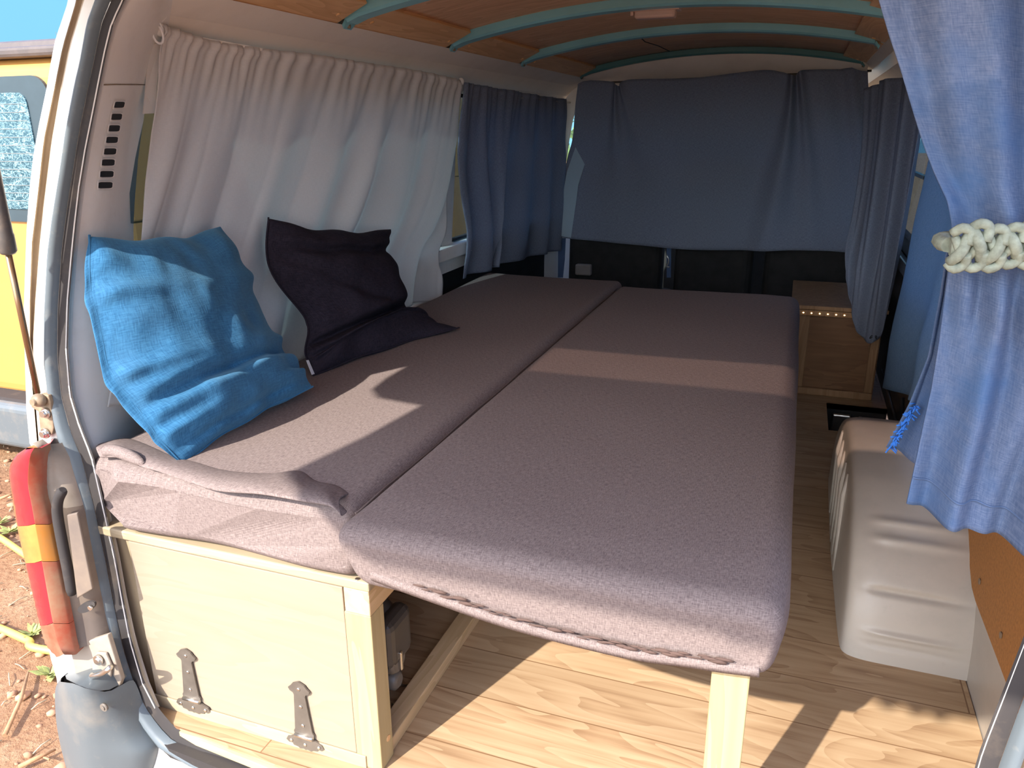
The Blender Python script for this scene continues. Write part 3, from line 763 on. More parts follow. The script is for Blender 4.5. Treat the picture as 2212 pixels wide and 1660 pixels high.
mb = MB(); mb.poly([tgp(x*1.02, y, .012) for x, y in wn_], (0, 0, .006)); mb.build('window', M['rose'], tg)
mb = MB()
for i, x in enumerate((.20, .255, .31, .365)): pass
c = tgp(.17, -1.11); mb.box(c+V((-.02, -.02, -.006)), c+V((.22, .02, .004)), .004)
for dx in (.065, .115, .155): mb.sphere(tgp(.17+dx, -1.125)+V((0, 0, -.004)), .019, (1, 1.2, .6))  # lumps added on the unseen tailgate edge to scallop its shadow
mb.build('edge_shadow_lumps', M['seal_dark'], tg)

# ================================================================== BED
# ---- bench box
BH = .385
bench = thing('storage_bench', 'pale plywood storage bench under the left mattress', 'bench', (-.25, .02, 0))
mb = MB(); mb.box((-.498, .0, .0), (-.05, .016, .362), .0015); fp = mb.build('front_panel', M['ply'], bench)
mb = MB(); mb.box((-.50, -.004, .0), (-.03, -.0005, .026), .001); 
mb.build('bottom_rail', M['pine'], bench)
mb = MB(); mb.box((-.585, .02, 0), (-.50, .06, .36), .002); mb.build('end_post', M['pine_z'], bench)
mb = MB(); mb.box((-.0495, -.001, .0), (.0, .042, .318), .002); post = mb.build('corner_post', M['yellow_pine'], bench)
mb = MB(); c = V((.0, .026, .05)); mb.tube([c, c+V((.0012, 0, 0))], .006, 10); mb.build('knot', M['roof_pine'], post)
mb = MB(); mb.box((-.046, -.003, .319), (.001, 1.8, .366), .002); mb.build('top_beam', M['pine_y_shade'], bench)
mb = MB(); mb.box((-.045, .042, .0), (-.005, 1.8, .028), .002); mb.build('floor_rail', M['pine_y_shade'], bench)
mb = MB(); mb.box((-.585, -.006, .367), (.004, .085, BH), .003); lid = mb.build('lid', M['pine'], bench)
mb = MB(); mb.box((-.585, .086, .367), (.004, 1.85, BH), .002); mb.build('lid_board', M['ply'], bench)
for q in ((772, 1252),):
    mb = MB(); c = az(BH, *q); mb.cyl(c, c+V((0, 0, .0012)), .004, 12); mb.build('screw', M['steel'], lid)
mb = MB(); mb.box((-.6, 1.78, 0), (0, 1.80, .366)); mb.build('end_panel', M['ply'], bench)
mb = MB(); mb.box((-.6, .06, 0.0), (-.585, 1.8, .366)); mb.build('back_panel', M['ply'], bench)
# T-strap hinges
def hinge(tip, zb, wleft, wright, zl_, xc):
    "strap pointing up from a knuckle, leaf below"
    h = bpy.data.objects.new('hinge', None); h.empty_display_size = .02; COL.objects.link(h); h.parent = bench
    h.location = V((xc, -.004, zb))-bench.location
    y = -.0055
    def pt(x, z): return V((x, y, z))
    tx, tz = tip
    H = tz-zb
    half = [(0, 1.0), (.010, .955), (.014, .90), (.0185, .86), (.016, .81), (.011, .785), (.0095, .75), (.012, .45), (.015, .10), (.0175, .06), (.017, .02)]
    ce = lambda t: xc+(tx-xc)*t
    ptsR = [pt(ce(t)+w_*1.2, zb+H*t) for w_, t in half]; ptsL = [pt(ce(t)-w_*1.2, zb+H*t) for w_, t in half]
    mb = MB(); mb.poly(ptsL[1:][::-1]+[ptsR[0]]+ptsR[1:], (0, .003, 0)); s1 = mb.build('strap', M['black_metal'], h)
    W_ = .040
    leaf = [(-1.0, .45), (-.90, .75), (-.62, .9), (-.45, 1.0), (.45, 1.0), (.62, .9), (.90, .75), (1.0, .45), (.86, .25), (.68, .28), (.62, .10), (.40, .06), (.3, -.06), (.1, .0), (0, -.06), (-.1, .0), (-.3, -.06), (-.40, .06), (-.62, .10), (-.68, .28), (-.86, .25)]
    z0 = zb-.030
    mb = MB(); mb.poly([pt(xc+a*W_, z0+.026*b2) for a, b2 in leaf], (0, .003, 0)); s2 = mb.build('leaf', M['black_metal'], h)
    mb = MB(); mb.cyl((xc-.019, y-.001, zb-.001), (xc+.019, y-.001, zb-.001), .0042, 12); mb.build('knuckle', M['steel'], h)
    for (x, z) in ((ce(.87), zb+H*.87), (ce(.55), zb+H*.55), (ce(.20), zb+H*.2), (xc-.029, z0+.013), (xc, z0+.011), (xc+.029, z0+.013)):
        mb = MB(); mb.tube([(x, y, z), (x, y-.0012, z), (x, y-.002, z)], [.0034, .0034, .0018], 10); mb.build('screw', M['steel'], h)
hinge((-.401, .157), .043, 0, 0, 0, -.404); hinge((-.155, .151), .034, 0, 0, 0, -.154)

# ---- soft slab (rounded, dense, gently uneven)
def slab(name, x0, x1, y0, y1, z0, z1, r, mat, parent, seed=0, wob=.004, front=None, nx=44, ny=110, ripple=0.0, top_in=0.0):
    mb = MB(); rows = []
    def prof(t):
        "closed section around x-z"; return t
    # section points: param around rounded rectangle (x,z)
    sec = []
    W_, H_ = (x1-x0), (z1-z0)
    def seg(a, b2, n): return [(a[0]+(b2[0]-a[0])*i/n, a[1]+(b2[1]-a[1])*i/n) for i in range(n)]
    def arc(cx, cz_, a0, n): return [(cx+r*math.cos(a0+math.pi/2*i/n), cz_+r*math.sin(a0+math.pi/2*i/n)) for i in range(n)]
    sec += seg((x0+r, z0), (x1-r, z0), nx)+arc(x1-r, z0+r, -math.pi/2, 6)+seg((x1, z0+r), (x1, z1-r), 6)+arc(x1-r, z1-r, 0, 6)
    sec += seg((x1-r, z1), (x0+r, z1), nx)+arc(x0+r, z1-r, math.pi/2, 6)+seg((x0, z1-r), (x0, z0+r), 6)+arc(x0+r, z0+r, math.pi, 6)
    cx, cz_ = (x0+x1)/2, (z0+z1)/2
    ysec = [0, .0015, .005, .010, .017, .024, .03]
    ys = [y0+q for q in ysec]+[y0+.03+(y1-y0-.06)*i/ny for i in range(1, ny)]+[y1-q for q in reversed(ysec)]
    R_ = .03
    for y in ys:
        d = min(y-y0, y1-y); ins = 0.0
        if d < R_: ins = r*(1-math.sqrt(max(0, 1-((R_-d)/R_)**2)))
        row = []
        for (x, z) in sec:
            sx = (x-cx)*(W_/2-ins*.45)/(W_/2)+cx; sz = (z-cz_)*(H_/2-ins)/(H_/2)+cz_
            p = V((sx, y, sz))
            nn = noise.noise(V((x*3.1+seed, y*2.3, z*4)))*wob+noise.noise(V((x*9+seed, y*6, z*9)))*wob*.35
            if z > cz_+H_*.2:
                p.z += nn+ripple*math.sin(y*22+3*noise.noise(V((x*2, y*2, seed))))*math.exp(-((x-x1)/.10)**2)
            elif x > cx+W_*.49: p.x += nn
            elif y < y0+.02: p.y += nn
            if front: p = front(p, x, y, z)
            row.append(p)
        rows.append(row)
    mb.grid(rows, closed=True)
    for idx in (0, -1):
        n = len(sec); vs = mb.bm.verts; mb.bm.verts.ensure_lookup_table()
        ring = [vs[i] for i in (range(n) if idx == 0 else range(len(vs)-n, len(vs)))]
        mb.bm.faces.new(ring)
    return mb.build(name, mat, parent, recalc=True, boxuv=True)
m1 = thing('mattress', 'brown mattress against the left wall with both pillows on it', 'mattress', (-.3, 0, BH), 'brown heather mattresses of the bed')
def f1(p, x, y, z):
    t = max(0, 1-(y+.03)/.06)
    s_ = (1-sstep(-.535, -.48, x))*(1-sstep(.0, .30, y)); p.y += .034*s_; p.z += .004*s_*(1-min(1, max(0, (p.z-BH)/.13)))
    k = (p.z-BH)/.13
    p.y += .012*(1-min(1, max(0, k)))*max(0, 1-(y+.02)/.12)
    if t > 0:
        p.y += -.012*math.sin(math.pi*min(1, max(0, k)))*t + .010*math.sin(x*17+k*2.5)*t*.6
        p.z += -.004*math.sin((x+.1)*9)*t*(1-k)
    return p
slab('cushion', -.57, -.012, -.020, 1.95, BH+.002, .520, .024, M['mattress'], m1, 3, .004, f1, ripple=.0)
# loose top edge of the cover, folding over the front
up = [(208, 978), (250, 968), (300, 985), (345, 1005), (400, 1020), (470, 1040), (560, 1046), (625, 1040), (660, 1062), (705, 1072), (735, 1092)]
dn = [(215, 990), (262, 990), (310, 1012), (345, 1022), (400, 1042), (470, 1063), (560, 1070), (632, 1058), (662, 1086), (712, 1094), (737, 1118)]
rows = [[], [], [], [], [], []]
for (a, b2) in zip(up, dn):
    pt = az(.524, a[0], a[1]-14); pb = ay(interp(b2[0], [215, 300, 460], [.006, -.012, -.040]), *b2)
    if pb.z > .53: pb.z = .53
    pt.y = max(pt.y, -.0); mid_ = pt.lerp(pb, .55)+V((0, -.004, .010))
    q1 = pt+V((0, .03, -.006))
    rows[0].append(q1); rows[1].append(pt+V((0, 0, .003))); rows[2].append(mid_); rows[3].append(pb+V((0, 0, .004))); rows[4].append(pb); rows[5].append(pb+V((0, .020, -.001)))
mb = MB(); mb.grid([crv(r, 60) for r in rows]); o = mb.build('cover_flap', M['mattress'], m1, solid=.003, subd=1, boxuv=True); o['label'] = 'loose cover edge folded over the front'
# rolled tuck at the left corner
mb = MB(); mb.tube(crv([az(.53, 222, 976), az(.535, 250, 975), az(.535, 285, 988), az(.53, 312, 1003)], 16), [.004, .009, .011, .011, .011, .011, .011, .011, .011, .011, .010, .010, .009, .008, .006, .003], 12)
o = mb.build('cover_tuck', M['mattress'], m1, boxuv=True)
# seam line along the edge facing the gap
mb = MB(); mb.tube([(-.014, y/20*1.95-.0, .502+.002*math.sin(y*1.7)) for y in range(0, 20)], .0022, 6); mb.build('piping', M['mattress'], m1)

m2 = thing('mattress', 'brown mattress on the pull-out half, its near end on one pine leg', 'mattress', (.3, 0, BH), 'brown heather mattresses of the bed')
def f2_(p, x, y, z):
    t = max(0., 1-(y+.065)/.09)
    k = min(1, max(0, (p.z-.39)/.13))
    if t > 0:
        # the near end slopes back under, its lower edge pulled tight
        p.y += -.012*t+.030*t*(1-k)*.4
        p.z += (-.006+(.034-.022*min(1,max(0,x/.6)))*(1-k))*t
        p.x += .028*t*max(0, (.06-x)/.06)*(1-k) if x < .06 else 0
        if x < .03: p.x -= .012*t*k
    # side bulges
    if x > .60: p.x += .010*math.sin(math.pi*k)*(1-.3*t) - .018*t*(1-k)
    return p
slab('cushion', -.004, .617, -.065, 1.835, .392, .522, .028, M['mattress'], m2, 11, .0032, f2_)
# torn lower hem of the near end
mb = MB()
hem = [(800, 1252), (870, 1278), (960, 1310), (1060, 1345), (1150, 1372), (1260, 1400), (1370, 1425), (1480, 1440), (1560, 1452), (1640, 1462)]
top_ = [(x, y-26) for x, y in hem]
r0 = [ay(-.062, *q) for q in top_]; r1 = [ay(-.072, q[0], q[1]-12) for q in hem]; r2 = [ay(-.066, *q) for q in hem]; r3 = [p+V((0, .03, .002)) for p in r2]
mb.grid([crv(r, 60) for r in (r0, r1, r2, r3)]); o = mb.build('hem_strip', M['mattress'], m2, solid=.003, boxuv=True); o['label'] = 'folded lower hem with torn edge'
mb = MB()
for i in range(46):
    t = i/45; px = 905+t*660; py = interp(px, [q[0] for q in hem], [q[1] for q in hem])-24+4*math.sin(i*1.9)
    if 18 < i < 25 and i % 2: continue
    c = ay(-.0735, px, py); mb.sphere(c, .0032+random.random()*.0025, (2.6, .25, .35+random.random()*.35), None, 1)
o = mb.build('torn_edge', M['foam_tear'], m2); o['label'] = 'dark torn edge of the cover'
# ---- bed slide: frame and leg under the right mattress
bs = thing('pull_out_bed_frame', 'pine pull-out frame with a single leg under the right mattress', 'bed frame', (.56, 0, 0))
mb = MB(); mb.box((.538, -.032, .0), (.587, .013, .388), .002); mb.build('leg', M['yellow_pine'], bs)
mb = MB(); mb.box((.02, .0, .3865), (.60, 1.80, .3905), .001); mb.build('slat_board', M['ply'], bs)
mb = MB(); mb.box((.54, 1.70, .0), (.587, 1.745, .386), .002); mb.build('leg', M['yellow_pine'], bs)

# ---- dark plastic appliance under the bench
ap = thing('camping_heater', 'dark grey plastic appliance with round knob and wire stand stored in the bench', 'appliance', (-.10, .22, 0))
def P_(x, px, py): return ax_(x, px, py)
xb = -.065
rows = []
for (px, py, r_) in ((815, 1285, .03), (835, 1310, .055), (845, 1345, .06), (852, 1400, .062), (848, 1440, .06), (846, 1480, .05), (846, 1520, .04)):
    c = P_(xb, px, py); rows.append([c+V((-.09+.11*math.cos(a)*r_/.06, r_*math.sin(a), 0)) for a in [2*math.pi*i/18 for i in range(18)]])
mb = MB(); mb.grid(rows, closed=True); mb.build('body', M['grey_plastic'], ap, subd=1, recalc=True)
mb = MB(); c = P_(-.04, 862, 1375); mb.box(c+V((-.03, -.05, -.05)), c+V((.01, .04, .055)), .018, None, None, 3); mb.build('control_box', M['grey_plastic'], ap)
mb = MB(); c = P_(-.04, 855, 1425); mb.tube([c+V((-.04, 0, 0)), c, c+V((.008, 0, 0))], [.028, .028, .022], 20); kn = mb.build('knob', M['grey_plastic2'], ap)
mb = MB(); mb.box(c+V((.008, -.004, -.02)), c+V((.014, .004, .02)), .002); mb.build('grip', M['steel'], kn)
mb = MB(); c = P_(-.05, 858, 1470); mb.tube([c+V((-.05, 0, 0)), c, c+V((.006, 0, 0))], [.02, .02, .012], 16); mb.build('lower_dial', M['grey_plastic2'], ap)
mb = MB(); q = [(850, 1478), (893, 1484), (886, 1505), (866, 1524), (848, 1522)]
mb.tube([P_(-.06, *p) for i, p in enumerate(q)], .0024, 8); mb.build('wire_stand', M['steel'], ap)

# ================================================================== PILLOWS
def spl(vals, t):
    "Catmull-Rom on list of vectors, t in 0..1"
    m = len(vals)-1; P = [vals[0]*2-vals[1]]+vals+[vals[-1]*2-vals[-2]]
    q = t*m; i = min(int(q), m-1); w = q-i; a, b2, c, d = P[i:i+4]
    return .5*((2*b2)+(c-a)*w+(2*a-5*b2+4*c-d)*w*w+(-a+3*b2-3*c+d)*w**3)
def pillow(name, label, Ls, Rs, T, mat, seed, creases, pinch=.05, facing=V((1, -.3, .4)), Tback=None, wr=.006, bshift=(0, 0, 0)):
    th = thing(name, label, 'pillow', V(Ls[-1]).lerp(V(Rs[-1]), .5))
    Ls = [V(p) for p in Ls]; Rs = [V(p) for p in Rs]
    n = 64
    def base(u, v):
        return spl(Ls, v).lerp(spl(Rs, v), u)
    fr = []; bk = []
    Tb = T*.6 if Tback is None else Tback
    for j in range(n+1):
        v = j/n; rf, rb_ = [], []
        for i in range(n+1):
            u = i/n
            # pinched edges between the pointed corners
            pu = pinch*math.sin(math.pi*v)*(1+.25*math.sin(v*17+seed)); pv = pinch*math.sin(math.pi*u)*(1+.25*math.sin(u*15+seed*2))
            uu = pu+(1-2*pu)*u; vv = pv+(1-2*pv)*v
            c = base(uu, vv); e = .02
            du = base(min(1, uu+e), vv)-base(max(0, uu-e), vv); dv_ = base(uu, min(1, vv+e))-base(uu, max(0, vv-e))
            nr = du.cross(dv_).normalized()
            if nr.dot(facing) < 0: nr = -nr
            a, b2 = abs(2*u-1), abs(2*v-1)
            th_ = (max(0, 1-a**2.4)**.62)*(max(0, 1-b2**2.4)**.62)
            w_ = wr*(noise.noise(V((u*4+seed, v*4, 0)))+.5*noise.noise(V((u*9+seed, v*7, 3)))) 
            # puckers running in from the edges
            ed = math.exp(-min(u, 1-u)/.12); w_ += ed*wr*1.1*math.sin(v*30+2*noise.noise(V((v*5, seed, 0)))*3)
            ed = math.exp(-min(v, 1-v)/.10); w_ += ed*wr*.6*math.sin(u*22+seed)
            cr = 0
            for (vc, sl, dp, wd) in creases:
                cr -= dp*math.exp(-((v-vc-sl*(u-.5))/wd)**2)*(.6+.4*math.sin(math.pi*u))
            m_ = min(1, th_*3)
            rf.append(c+nr*(T*th_+(w_+cr)*m_)); rb_.append(c-nr*(Tb*th_+w_*.4*m_)+V(bshift)*th_**.5)
        fr.append(rf); bk.append(rb_)
    mb = MB(); mb.grid(fr); mb.grid([list(reversed(r)) for r in bk])
    bmesh.ops.remove_doubles(mb.bm, verts=mb.bm.verts[:], dist=1e-4)
    mb.build('cover', mat, th, subd=1, recalc=True)
    rim = [fr[j][0] for j in range(n+1)]
    mb = MB(); mb.tube(rim, .0022, 6); mb.tube([fr[n][i] for i in range(n+1)], .0022, 6); mb.build('seam', mat, th)
    return th, fr
Ls = [ax_(-.55, 193, 508), ax_(-.515, 190, 650), ax_(-.475, 222, 800), ax_(-.425, 305, 915), az(.515, 395, 1005)]
Rs = [ax_(-.55, 476, 486), ax_(-.50, 545, 610), ax_(-.45, 600, 725), ax_(-.40, 650, 790), az(.545, 676, 835)]
th, frb = pillow('pillow', 'blue chenille pillow leaning in the rear left corner, partly in the sun', Ls, Rs, .075, M['blue_velvet'], 2.0, [(.66, -.06, .028, .035), (.93, .0, .010, .02)], .035, Tback=.06, wr=.011, bshift=(.02, -.045, .0))
Ls = [ax_(-.545, 580, 470), ax_(-.53, 566, 570), ax_(-.50, 640, 690), ax_(-.475, 650, 770), az(.522, 676, 812)]
Rs = [ax_(-.545, 846, 494), ax_(-.53, 842, 560), ax_(-.49, 885, 655), ax_(-.42, 935, 700), az(.528, 992, 708)]
th, frb = pillow('pillow', 'black pillow slumped against the white curtain', Ls, Rs, .092, M['black_cloth'], 5.0, [(.17, .02, .024, .035), (.60, -.16, .05, .040), (.45, .5, .012, .05)], .05, Tback=.035, wr=.010)
mb = MB(); q = [ax_(-.44, 661, 779), ax_(-.44, 666, 778), ax_(-.43, 679, 808), ax_(-.43, 673, 810)]
mb.poly(q, (.001, 0, 0)); o = mb.build('care_label', M['label'], th); o['label'] = 'small white care label'

# ================================================================== CURTAINS
def curtain(name, label, top, bot, folds, mat, nrm, group=None, nu=160, nv=60, left=None, right=None, solid=.002, cat='curtain', extra=None, base=None):
    """top/bot: edge polylines left to right; left/right: optional side polylines top to bottom (3-D)"""
    tp = crv(top, nu); bt_ = crv(bot, nu)
    lf = crv(left, nv) if left else None; rt = crv(right, nv) if right else None
    rows = []
    for j in range(nv):
        v = j/(nv-1); row = []
        for i in range(nu):
            u = i/(nu-1); p = tp[i].lerp(bt_[i], v)
            if lf: p = p+(lf[j]-tp[0].lerp(bt_[0], v))*(1-u)**2
            if rt: p = p+(rt[j]-tp[-1].lerp(bt_[-1], v))*u**2
            d = folds(u, v)
            p = p+V(nrm)*d
            if extra: p = extra(p, u, v)
            row.append(p)
        rows.append(row)
    mb = MB(); mb.grid(rows)
    o = mb.build(name, mat, None, solid=solid, recalc=False)
    tag(o, label, cat, group); return o, rows
def wl(px, py, off=.055):
    P = ax_(-.58, px, py)
    for it in range(6): P = ax_(lx(min(P.z, 1.22))+off, px, py)
    return P
# white curtain
def fw(u, v):
    s_ = u+.20*v+.03*math.sin(6*u)
    g_ = math.exp(-(v/.10)**1.3)*(.0035*math.sin(2*math.pi*34*s_+2*math.sin(u*21))+.004*math.sin(2*math.pi*19*s_+1.5*math.sin(u*13)))
    g_ += .007*math.exp(-((v-.018)/.014)**2)
    amp = (.006+.013*sstep(.15, .8, u))*sstep(.0, .35, v)
    w_ = amp*(.75*math.sin(2*math.pi*7.3*s_+1.3*math.sin(9*s_))+.5*abs(math.sin(2*math.pi*5.1*s_+1.1))**.6-.25+.35*math.sin(2*math.pi*13*s_+v*1.5)*(.2+.8*u)*(1-.5*v))
    w_ += .007*noise.noise(V((s_*11, v*3, 2)))*sstep(.1, .5, v)
    return g_+w_
topw = [wl(*q, .05) for q in ((347, 52), (450, 86), (560, 104), (680, 118), (800, 137), (900, 152), (994, 172))]
botw = [wl(*q, .05) for q in ((235, 880), (380, 850), (520, 820), (650, 775), (760, 720), (880, 660), (952, 650))]
lf = [wl(*q, .05) for q in ((347, 52), (338, 200), (325, 350), (304, 500), (270, 690), (235, 880))]
rt = [wl(*q, .05) for q in ((994, 172), (986, 300), (976, 420), (962, 500), (944, 548), (942, 600), (952, 650))]
cw, rows = curtain('curtain', 'white cotton curtain gathered along the left side window', topw, botw, fw, M['white_cloth'], (1, .1, 0), nu=300, nv=90, left=lf, right=rt)
mb = MB(); a = wl(342, 60, .045); b2 = wl(998, 176, .045)
q = [wl(322, 100, .03), wl(345, 90, .035), wl(338, 180, .035), wl(333, 245, .035), wl(308, 246, .028), wl(312, 200, .026)]
mb.poly(q, (.002, 0, 0)); o = mb.build('curtain_return', M['white_cloth'], cw); o['label'] = 'turned-back white cloth at the near end'
mb = MB(); mb.tube([wl(350, 70, .045), wl(998, 186, .045)], .0045, 10)
for q in ((344, 62), (996, 176)):
    c = wl(*q, .045); mb.sphere(c, .011, (1, 1, 1.2))
r_ = mb.build('curtain_rod', M['trim_white']); tag(r_, 'white rod carrying the white curtain along the left wall', 'curtain rod')
mb = MB(); c = wl(340, 70, .06); mb.tube([c+V((.004*math.sin(a), .012*math.cos(a), .018*math.sin(a*.9))) for a in [i*.45 for i in range(18)]], .0022, 6)
kn = mb.build('cord_knot', M['label'], r_)
# blue-grey left curtain
def fb(u, v):
    return (.020*math.sin(2*math.pi*(5.2*u+.2*v)+1.2*math.sin(7*u))*(.35+.65*sstep(0, .5, v))+.006*math.sin(2*math.pi*17*u)*math.exp(-v/.15)+.006*noise.noise(V((u*10, v*6, 4))))
topb = [wl(*q, .045) for q in ((1003, 178), (1060, 188), (1120, 198), (1170, 207), (1221, 214))]
botb = [wl(*q, .06) for q in ((990, 602), (1068, 580), (1075, 573), (1160, 552), (1212, 540))]
lfb = [wl(*q, .05) for q in ((1003, 178), (988, 300), (988, 400), (1000, 500), (998, 545), (990, 602))]
c2, rows = curtain('curtain', 'blue-grey curtain at the second left window, frayed near edge', topb, botb, fb, M['navy_cloth'], (1, 0, 0), 'blue-grey curtains around the bed', nu=160, nv=60, left=lfb)
mb = MB(); mb.tube([wl(1000, 200, .04), wl(1236, 222, .04)], .005, 8)
r_ = mb.build('curtain_rod', M['steel']); tag(r_, 'thin metal rod carrying the blue-grey curtain on the left', 'curtain rod')
# front curtain across the cab
def ff(u, v):
    d = .010*math.sin(2*math.pi*(3.2*u)+1)*sstep(0, .4, v)
    for (uc, sl, a, w_) in ((.15, .03, .035, .022), (.24, .05, .02, .03), (.68, -.10, .060, .026), (.78, -.05, .035, .025), (.86, .0, .022, .03), (.95, .02, .03, .02)):
        d += a*math.exp(-((u-uc-sl*v)/(w_*(1+1.2*v)))**2)*(1-.4*v)
    d += .014*noise.noise(V((u*7, v*3, 9)))
    return d
YF = 3.03
topf = [ay(YF, *q) for q in ((1250, 172), (1320, 176), (1338, 186), (1360, 172), (1500, 168), (1640, 152), (1690, 156), (1715, 164), (1735, 152), (1800, 150), (1874, 144))]
botf = [ay(YF, *q) for q in ((1205, 512), (1300, 522), (1450, 536), (1560, 541), (1640, 541), (1740, 540), (1830, 545), (1890, 545))]
lff = [ay(YF, *q) for q in ((1250, 172), (1243, 230), (1238, 300), (1225, 350), (1214, 430), (1205, 512))]
c3, rows = curtain('curtain', 'wide blue-grey curtain hung across the front behind the cab seats', topf, botf, ff, M['navy_cloth'], (0, -1, 0), 'blue-grey curtains around the bed', nu=220, nv=60, left=lff)
mb = MB(); mb.poly([ay(3.0, *q) for q in ((1243, 318), (1263, 355), (1249, 400), (1244, 440), (1233, 514), (1205, 509), (1212, 440), (1225, 370))], (0, .002, 0))
o = mb.build('turned_edge', fabric('window_lit_cloth', (.60, .72, .80), (.70, .82, .90), 800, .2, .6), c3); o['label'] = 'turned edge painted pale for the window light on it'  # same curtain cloth; the window light on it is painted in as pale colour
mb = MB(); mb.tube([(-.56, 3.05, 1.278), (.83, 3.05, 1.30)], .005, 8)
for x in (-.50, .80): mb.tube([(x, 3.05, 1.28), (x, 3.11, 1.30)], .004, 6)
r_ = mb.build('curtain_rod', M['black_metal']); tag(r_, 'dark rod of the front curtain below the beige header', 'curtain rod')
# gathered curtain at the right front window
def fg(u, v):
    return (.026*math.sin(2*math.pi*(3.1*u+.15*v))+.010*math.sin(2*math.pi*7*u+v*2))*(1-.72*sstep(.5, 1, v))
def rg(y, px, py): return ay(y, px, py)
topg = [rg(2.62, 1872, 195), rg(2.45, 1905, 175), rg(2.3, 1960, 165), rg(2.15, 2010, 170)]
botg = [rg(2.42, 1830, 640), rg(2.40, 1850, 715), rg(2.36, 1878, 742), rg(2.34, 1905, 720)]
lfg = [rg(2.62, 1872, 195), rg(2.55, 1868, 330), rg(2.5, 1850, 460), rg(2.40, 1832, 540), rg(2.36, 1830, 600)]
rtg = [rg(2.15, 2010, 170), rg(2.16, 1985, 330), rg(2.2, 1962, 470), rg(2.28, 1937, 590), rg(2.34, 1912, 690)]
botg = [rg(2.36, 1830, 600), rg(2.345, 1836, 660), rg(2.34, 1852, 715), rg(2.335, 1876, 742), rg(2.335, 1900, 728), rg(2.34, 1912, 690)]
c4, rows = curtain('curtain', 'blue-grey curtain hanging bunched to a point over the small cabinet', topg, botg, fg, M['navy_cloth'], (-.6, -.8, 0), 'blue-grey curtains around the bed', nu=110, nv=70, left=lfg, right=rtg)
mb = MB(); c = rg(2.33, 1886, 728); mb.tube([c+V((.012*math.cos(a), -.004, .007*math.sin(a*1.7))) for a in [i*.5 for i in range(14)]], .0016, 6); mb.build('loose_stitching', M['dark'], c4)
# right rear window curtain (window backlight painted in as paler cloth)
def fa(u, v): return .016*math.sin(2*math.pi*2.3*u+v)*(.4+.6*v)+.004*noise.noise(V((u*7, v*6, 1)))
topa = [ax_(.90, 2025, 300), ax_(.905, 2080, 300), ax_(.91, 2150, 300), ax_(.92, 2300, 300)]
bota = [ax_(.90, 1917, 838), ax_(.90, 1960, 858), ax_(.91, 2020, 880), ax_(.92, 2230, 930)]
lfa = [ax_(.90, *q) for q in ((2025, 300), (2008, 345), (1984, 462), (1951, 629), (1932, 723), (1917, 838))]
c5, rows = curtain('curtain', 'blue curtain on the right window behind the tied-back one, painted paler as backlit', topa, bota, fa, M['backlit_blue'], (-1, -.2, 0), 'bright blue curtains on the right', nu=90, nv=50, left=lfa)
# rear curtain, tied back on the right
TB = 525
Lc = [(1885, -60), (1898, 0), (1920, 75), (1945, 150), (1968, 228), (1990, 300), (2015, 370), (2040, 430), (2052, 485), (2054, 525), (2052, 560), (2040, 650), (2028, 740), (2012, 838), (1994, 920), (1975, 1010), (1958, 1088)]
Yc = .05
def crow(py):
    xs = [q[1] for q in Lc]; ys = [q[0] for q in Lc]
    return ay(Yc, interp(py, xs, ys), py)
rows = []
nv, nu = 120, 150
zb_ = [(1958, 1088), (2010, 1112), (2060, 1130), (2130, 1152), (2212, 1180), (2300, 1215)]
for j in range(nv):
    v = j/(nv-1); row = []
    pyL = -60+(1088+60)*v
    Pl = crow(pyL)
    zR = 1.24+(.555-1.24)*v
    # right end is pulled in at the tie
    dt = (pyL-TB)/260.; pin = math.exp(-dt*dt)
    xr_ = .985-.02*pin
    for i in range(nu):
        u = i/(nu-1)
        x = Pl.x+(xr_-Pl.x)*u
        z = Pl.z+(zR-Pl.z)*u
        if pyL > TB: z = Pl.z+(zR-Pl.z)*u
        amp = .024*(1-.55*pin)
        ph = 2*math.pi*(2.6*u)+1.0
        y = Yc-.012*u+amp*.9*math.sin(ph+.8*math.sin(3*v))*sstep(0, .12, u)+.010*(1-.5*pin)*math.sin(2*math.pi*5.3*u+v*5)*sstep(.02, .2, u)
        y += .014*noise.noise(V((u*4+1, v*5, 7)))*sstep(0, .15, u)
        y -= .018*math.exp(-((pyL-TB-95)/70.)**2)*math.sin(2*math.pi*3.3*u)**2 + .02*math.exp(-((pyL-TB+80)/60.)**2)*math.cos(2*math.pi*2.1*u)**2*.8
        row.append(V((x, y, z)))
    rows.append(row)
mb = MB(); mb.grid(rows)
c6 = mb.build('curtain', M['blue_cloth'], None, solid=.0025, recalc=False)
tag(c6, 'bright blue rear curtain tied back at the right of the opening', 'curtain', 'bright blue curtains on the right')
# hem line
mb = MB(); mb.tube([r+V((0, -.002, 0)) for r in rows[nv-7]], .0014, 6); mb.build('hem', M['blue_cloth'], c6)
# second leaf of the same curtain, hanging behind with a frayed edge
La = [(2062, 470), (2048, 520), (2030, 640), (2005, 770), (1965, 870), (1914, 966)]
rows2 = []
for j in range(50):
    v = j/49; py = 470+(966-470)*v
    a = ay(.16, interp(py, [q[1] for q in La], [q[0] for q in La]), py); row = []
    bR = ay(.13, interp(py, [470, 1000], [2110, 2060]), py+v*60)
    for i in range(40):
        u = i/39; p = a.lerp(bR, u); p.y += .02*math.sin(2*math.pi*1.6*u+.5)*sstep(0, .3, u); row.append(p)
    rows2.append(row)
mb = MB(); mb.grid(rows2); bl = mb.build('curtain_edge', M['blue_cloth'], c6, solid=.002, recalc=False); bl['label'] = 'back leaf with frayed edge'
mb = MB()
for i in range(70):
    t = i/69; p = ay(.145, 1925+t*55+random.uniform(-4, 4), 968-t*95+random.uniform(-4, 4)); mb.tube([p, p+V((random.uniform(-.008, .008), -.004, random.uniform(-.010, .002)))], .0011, 5)
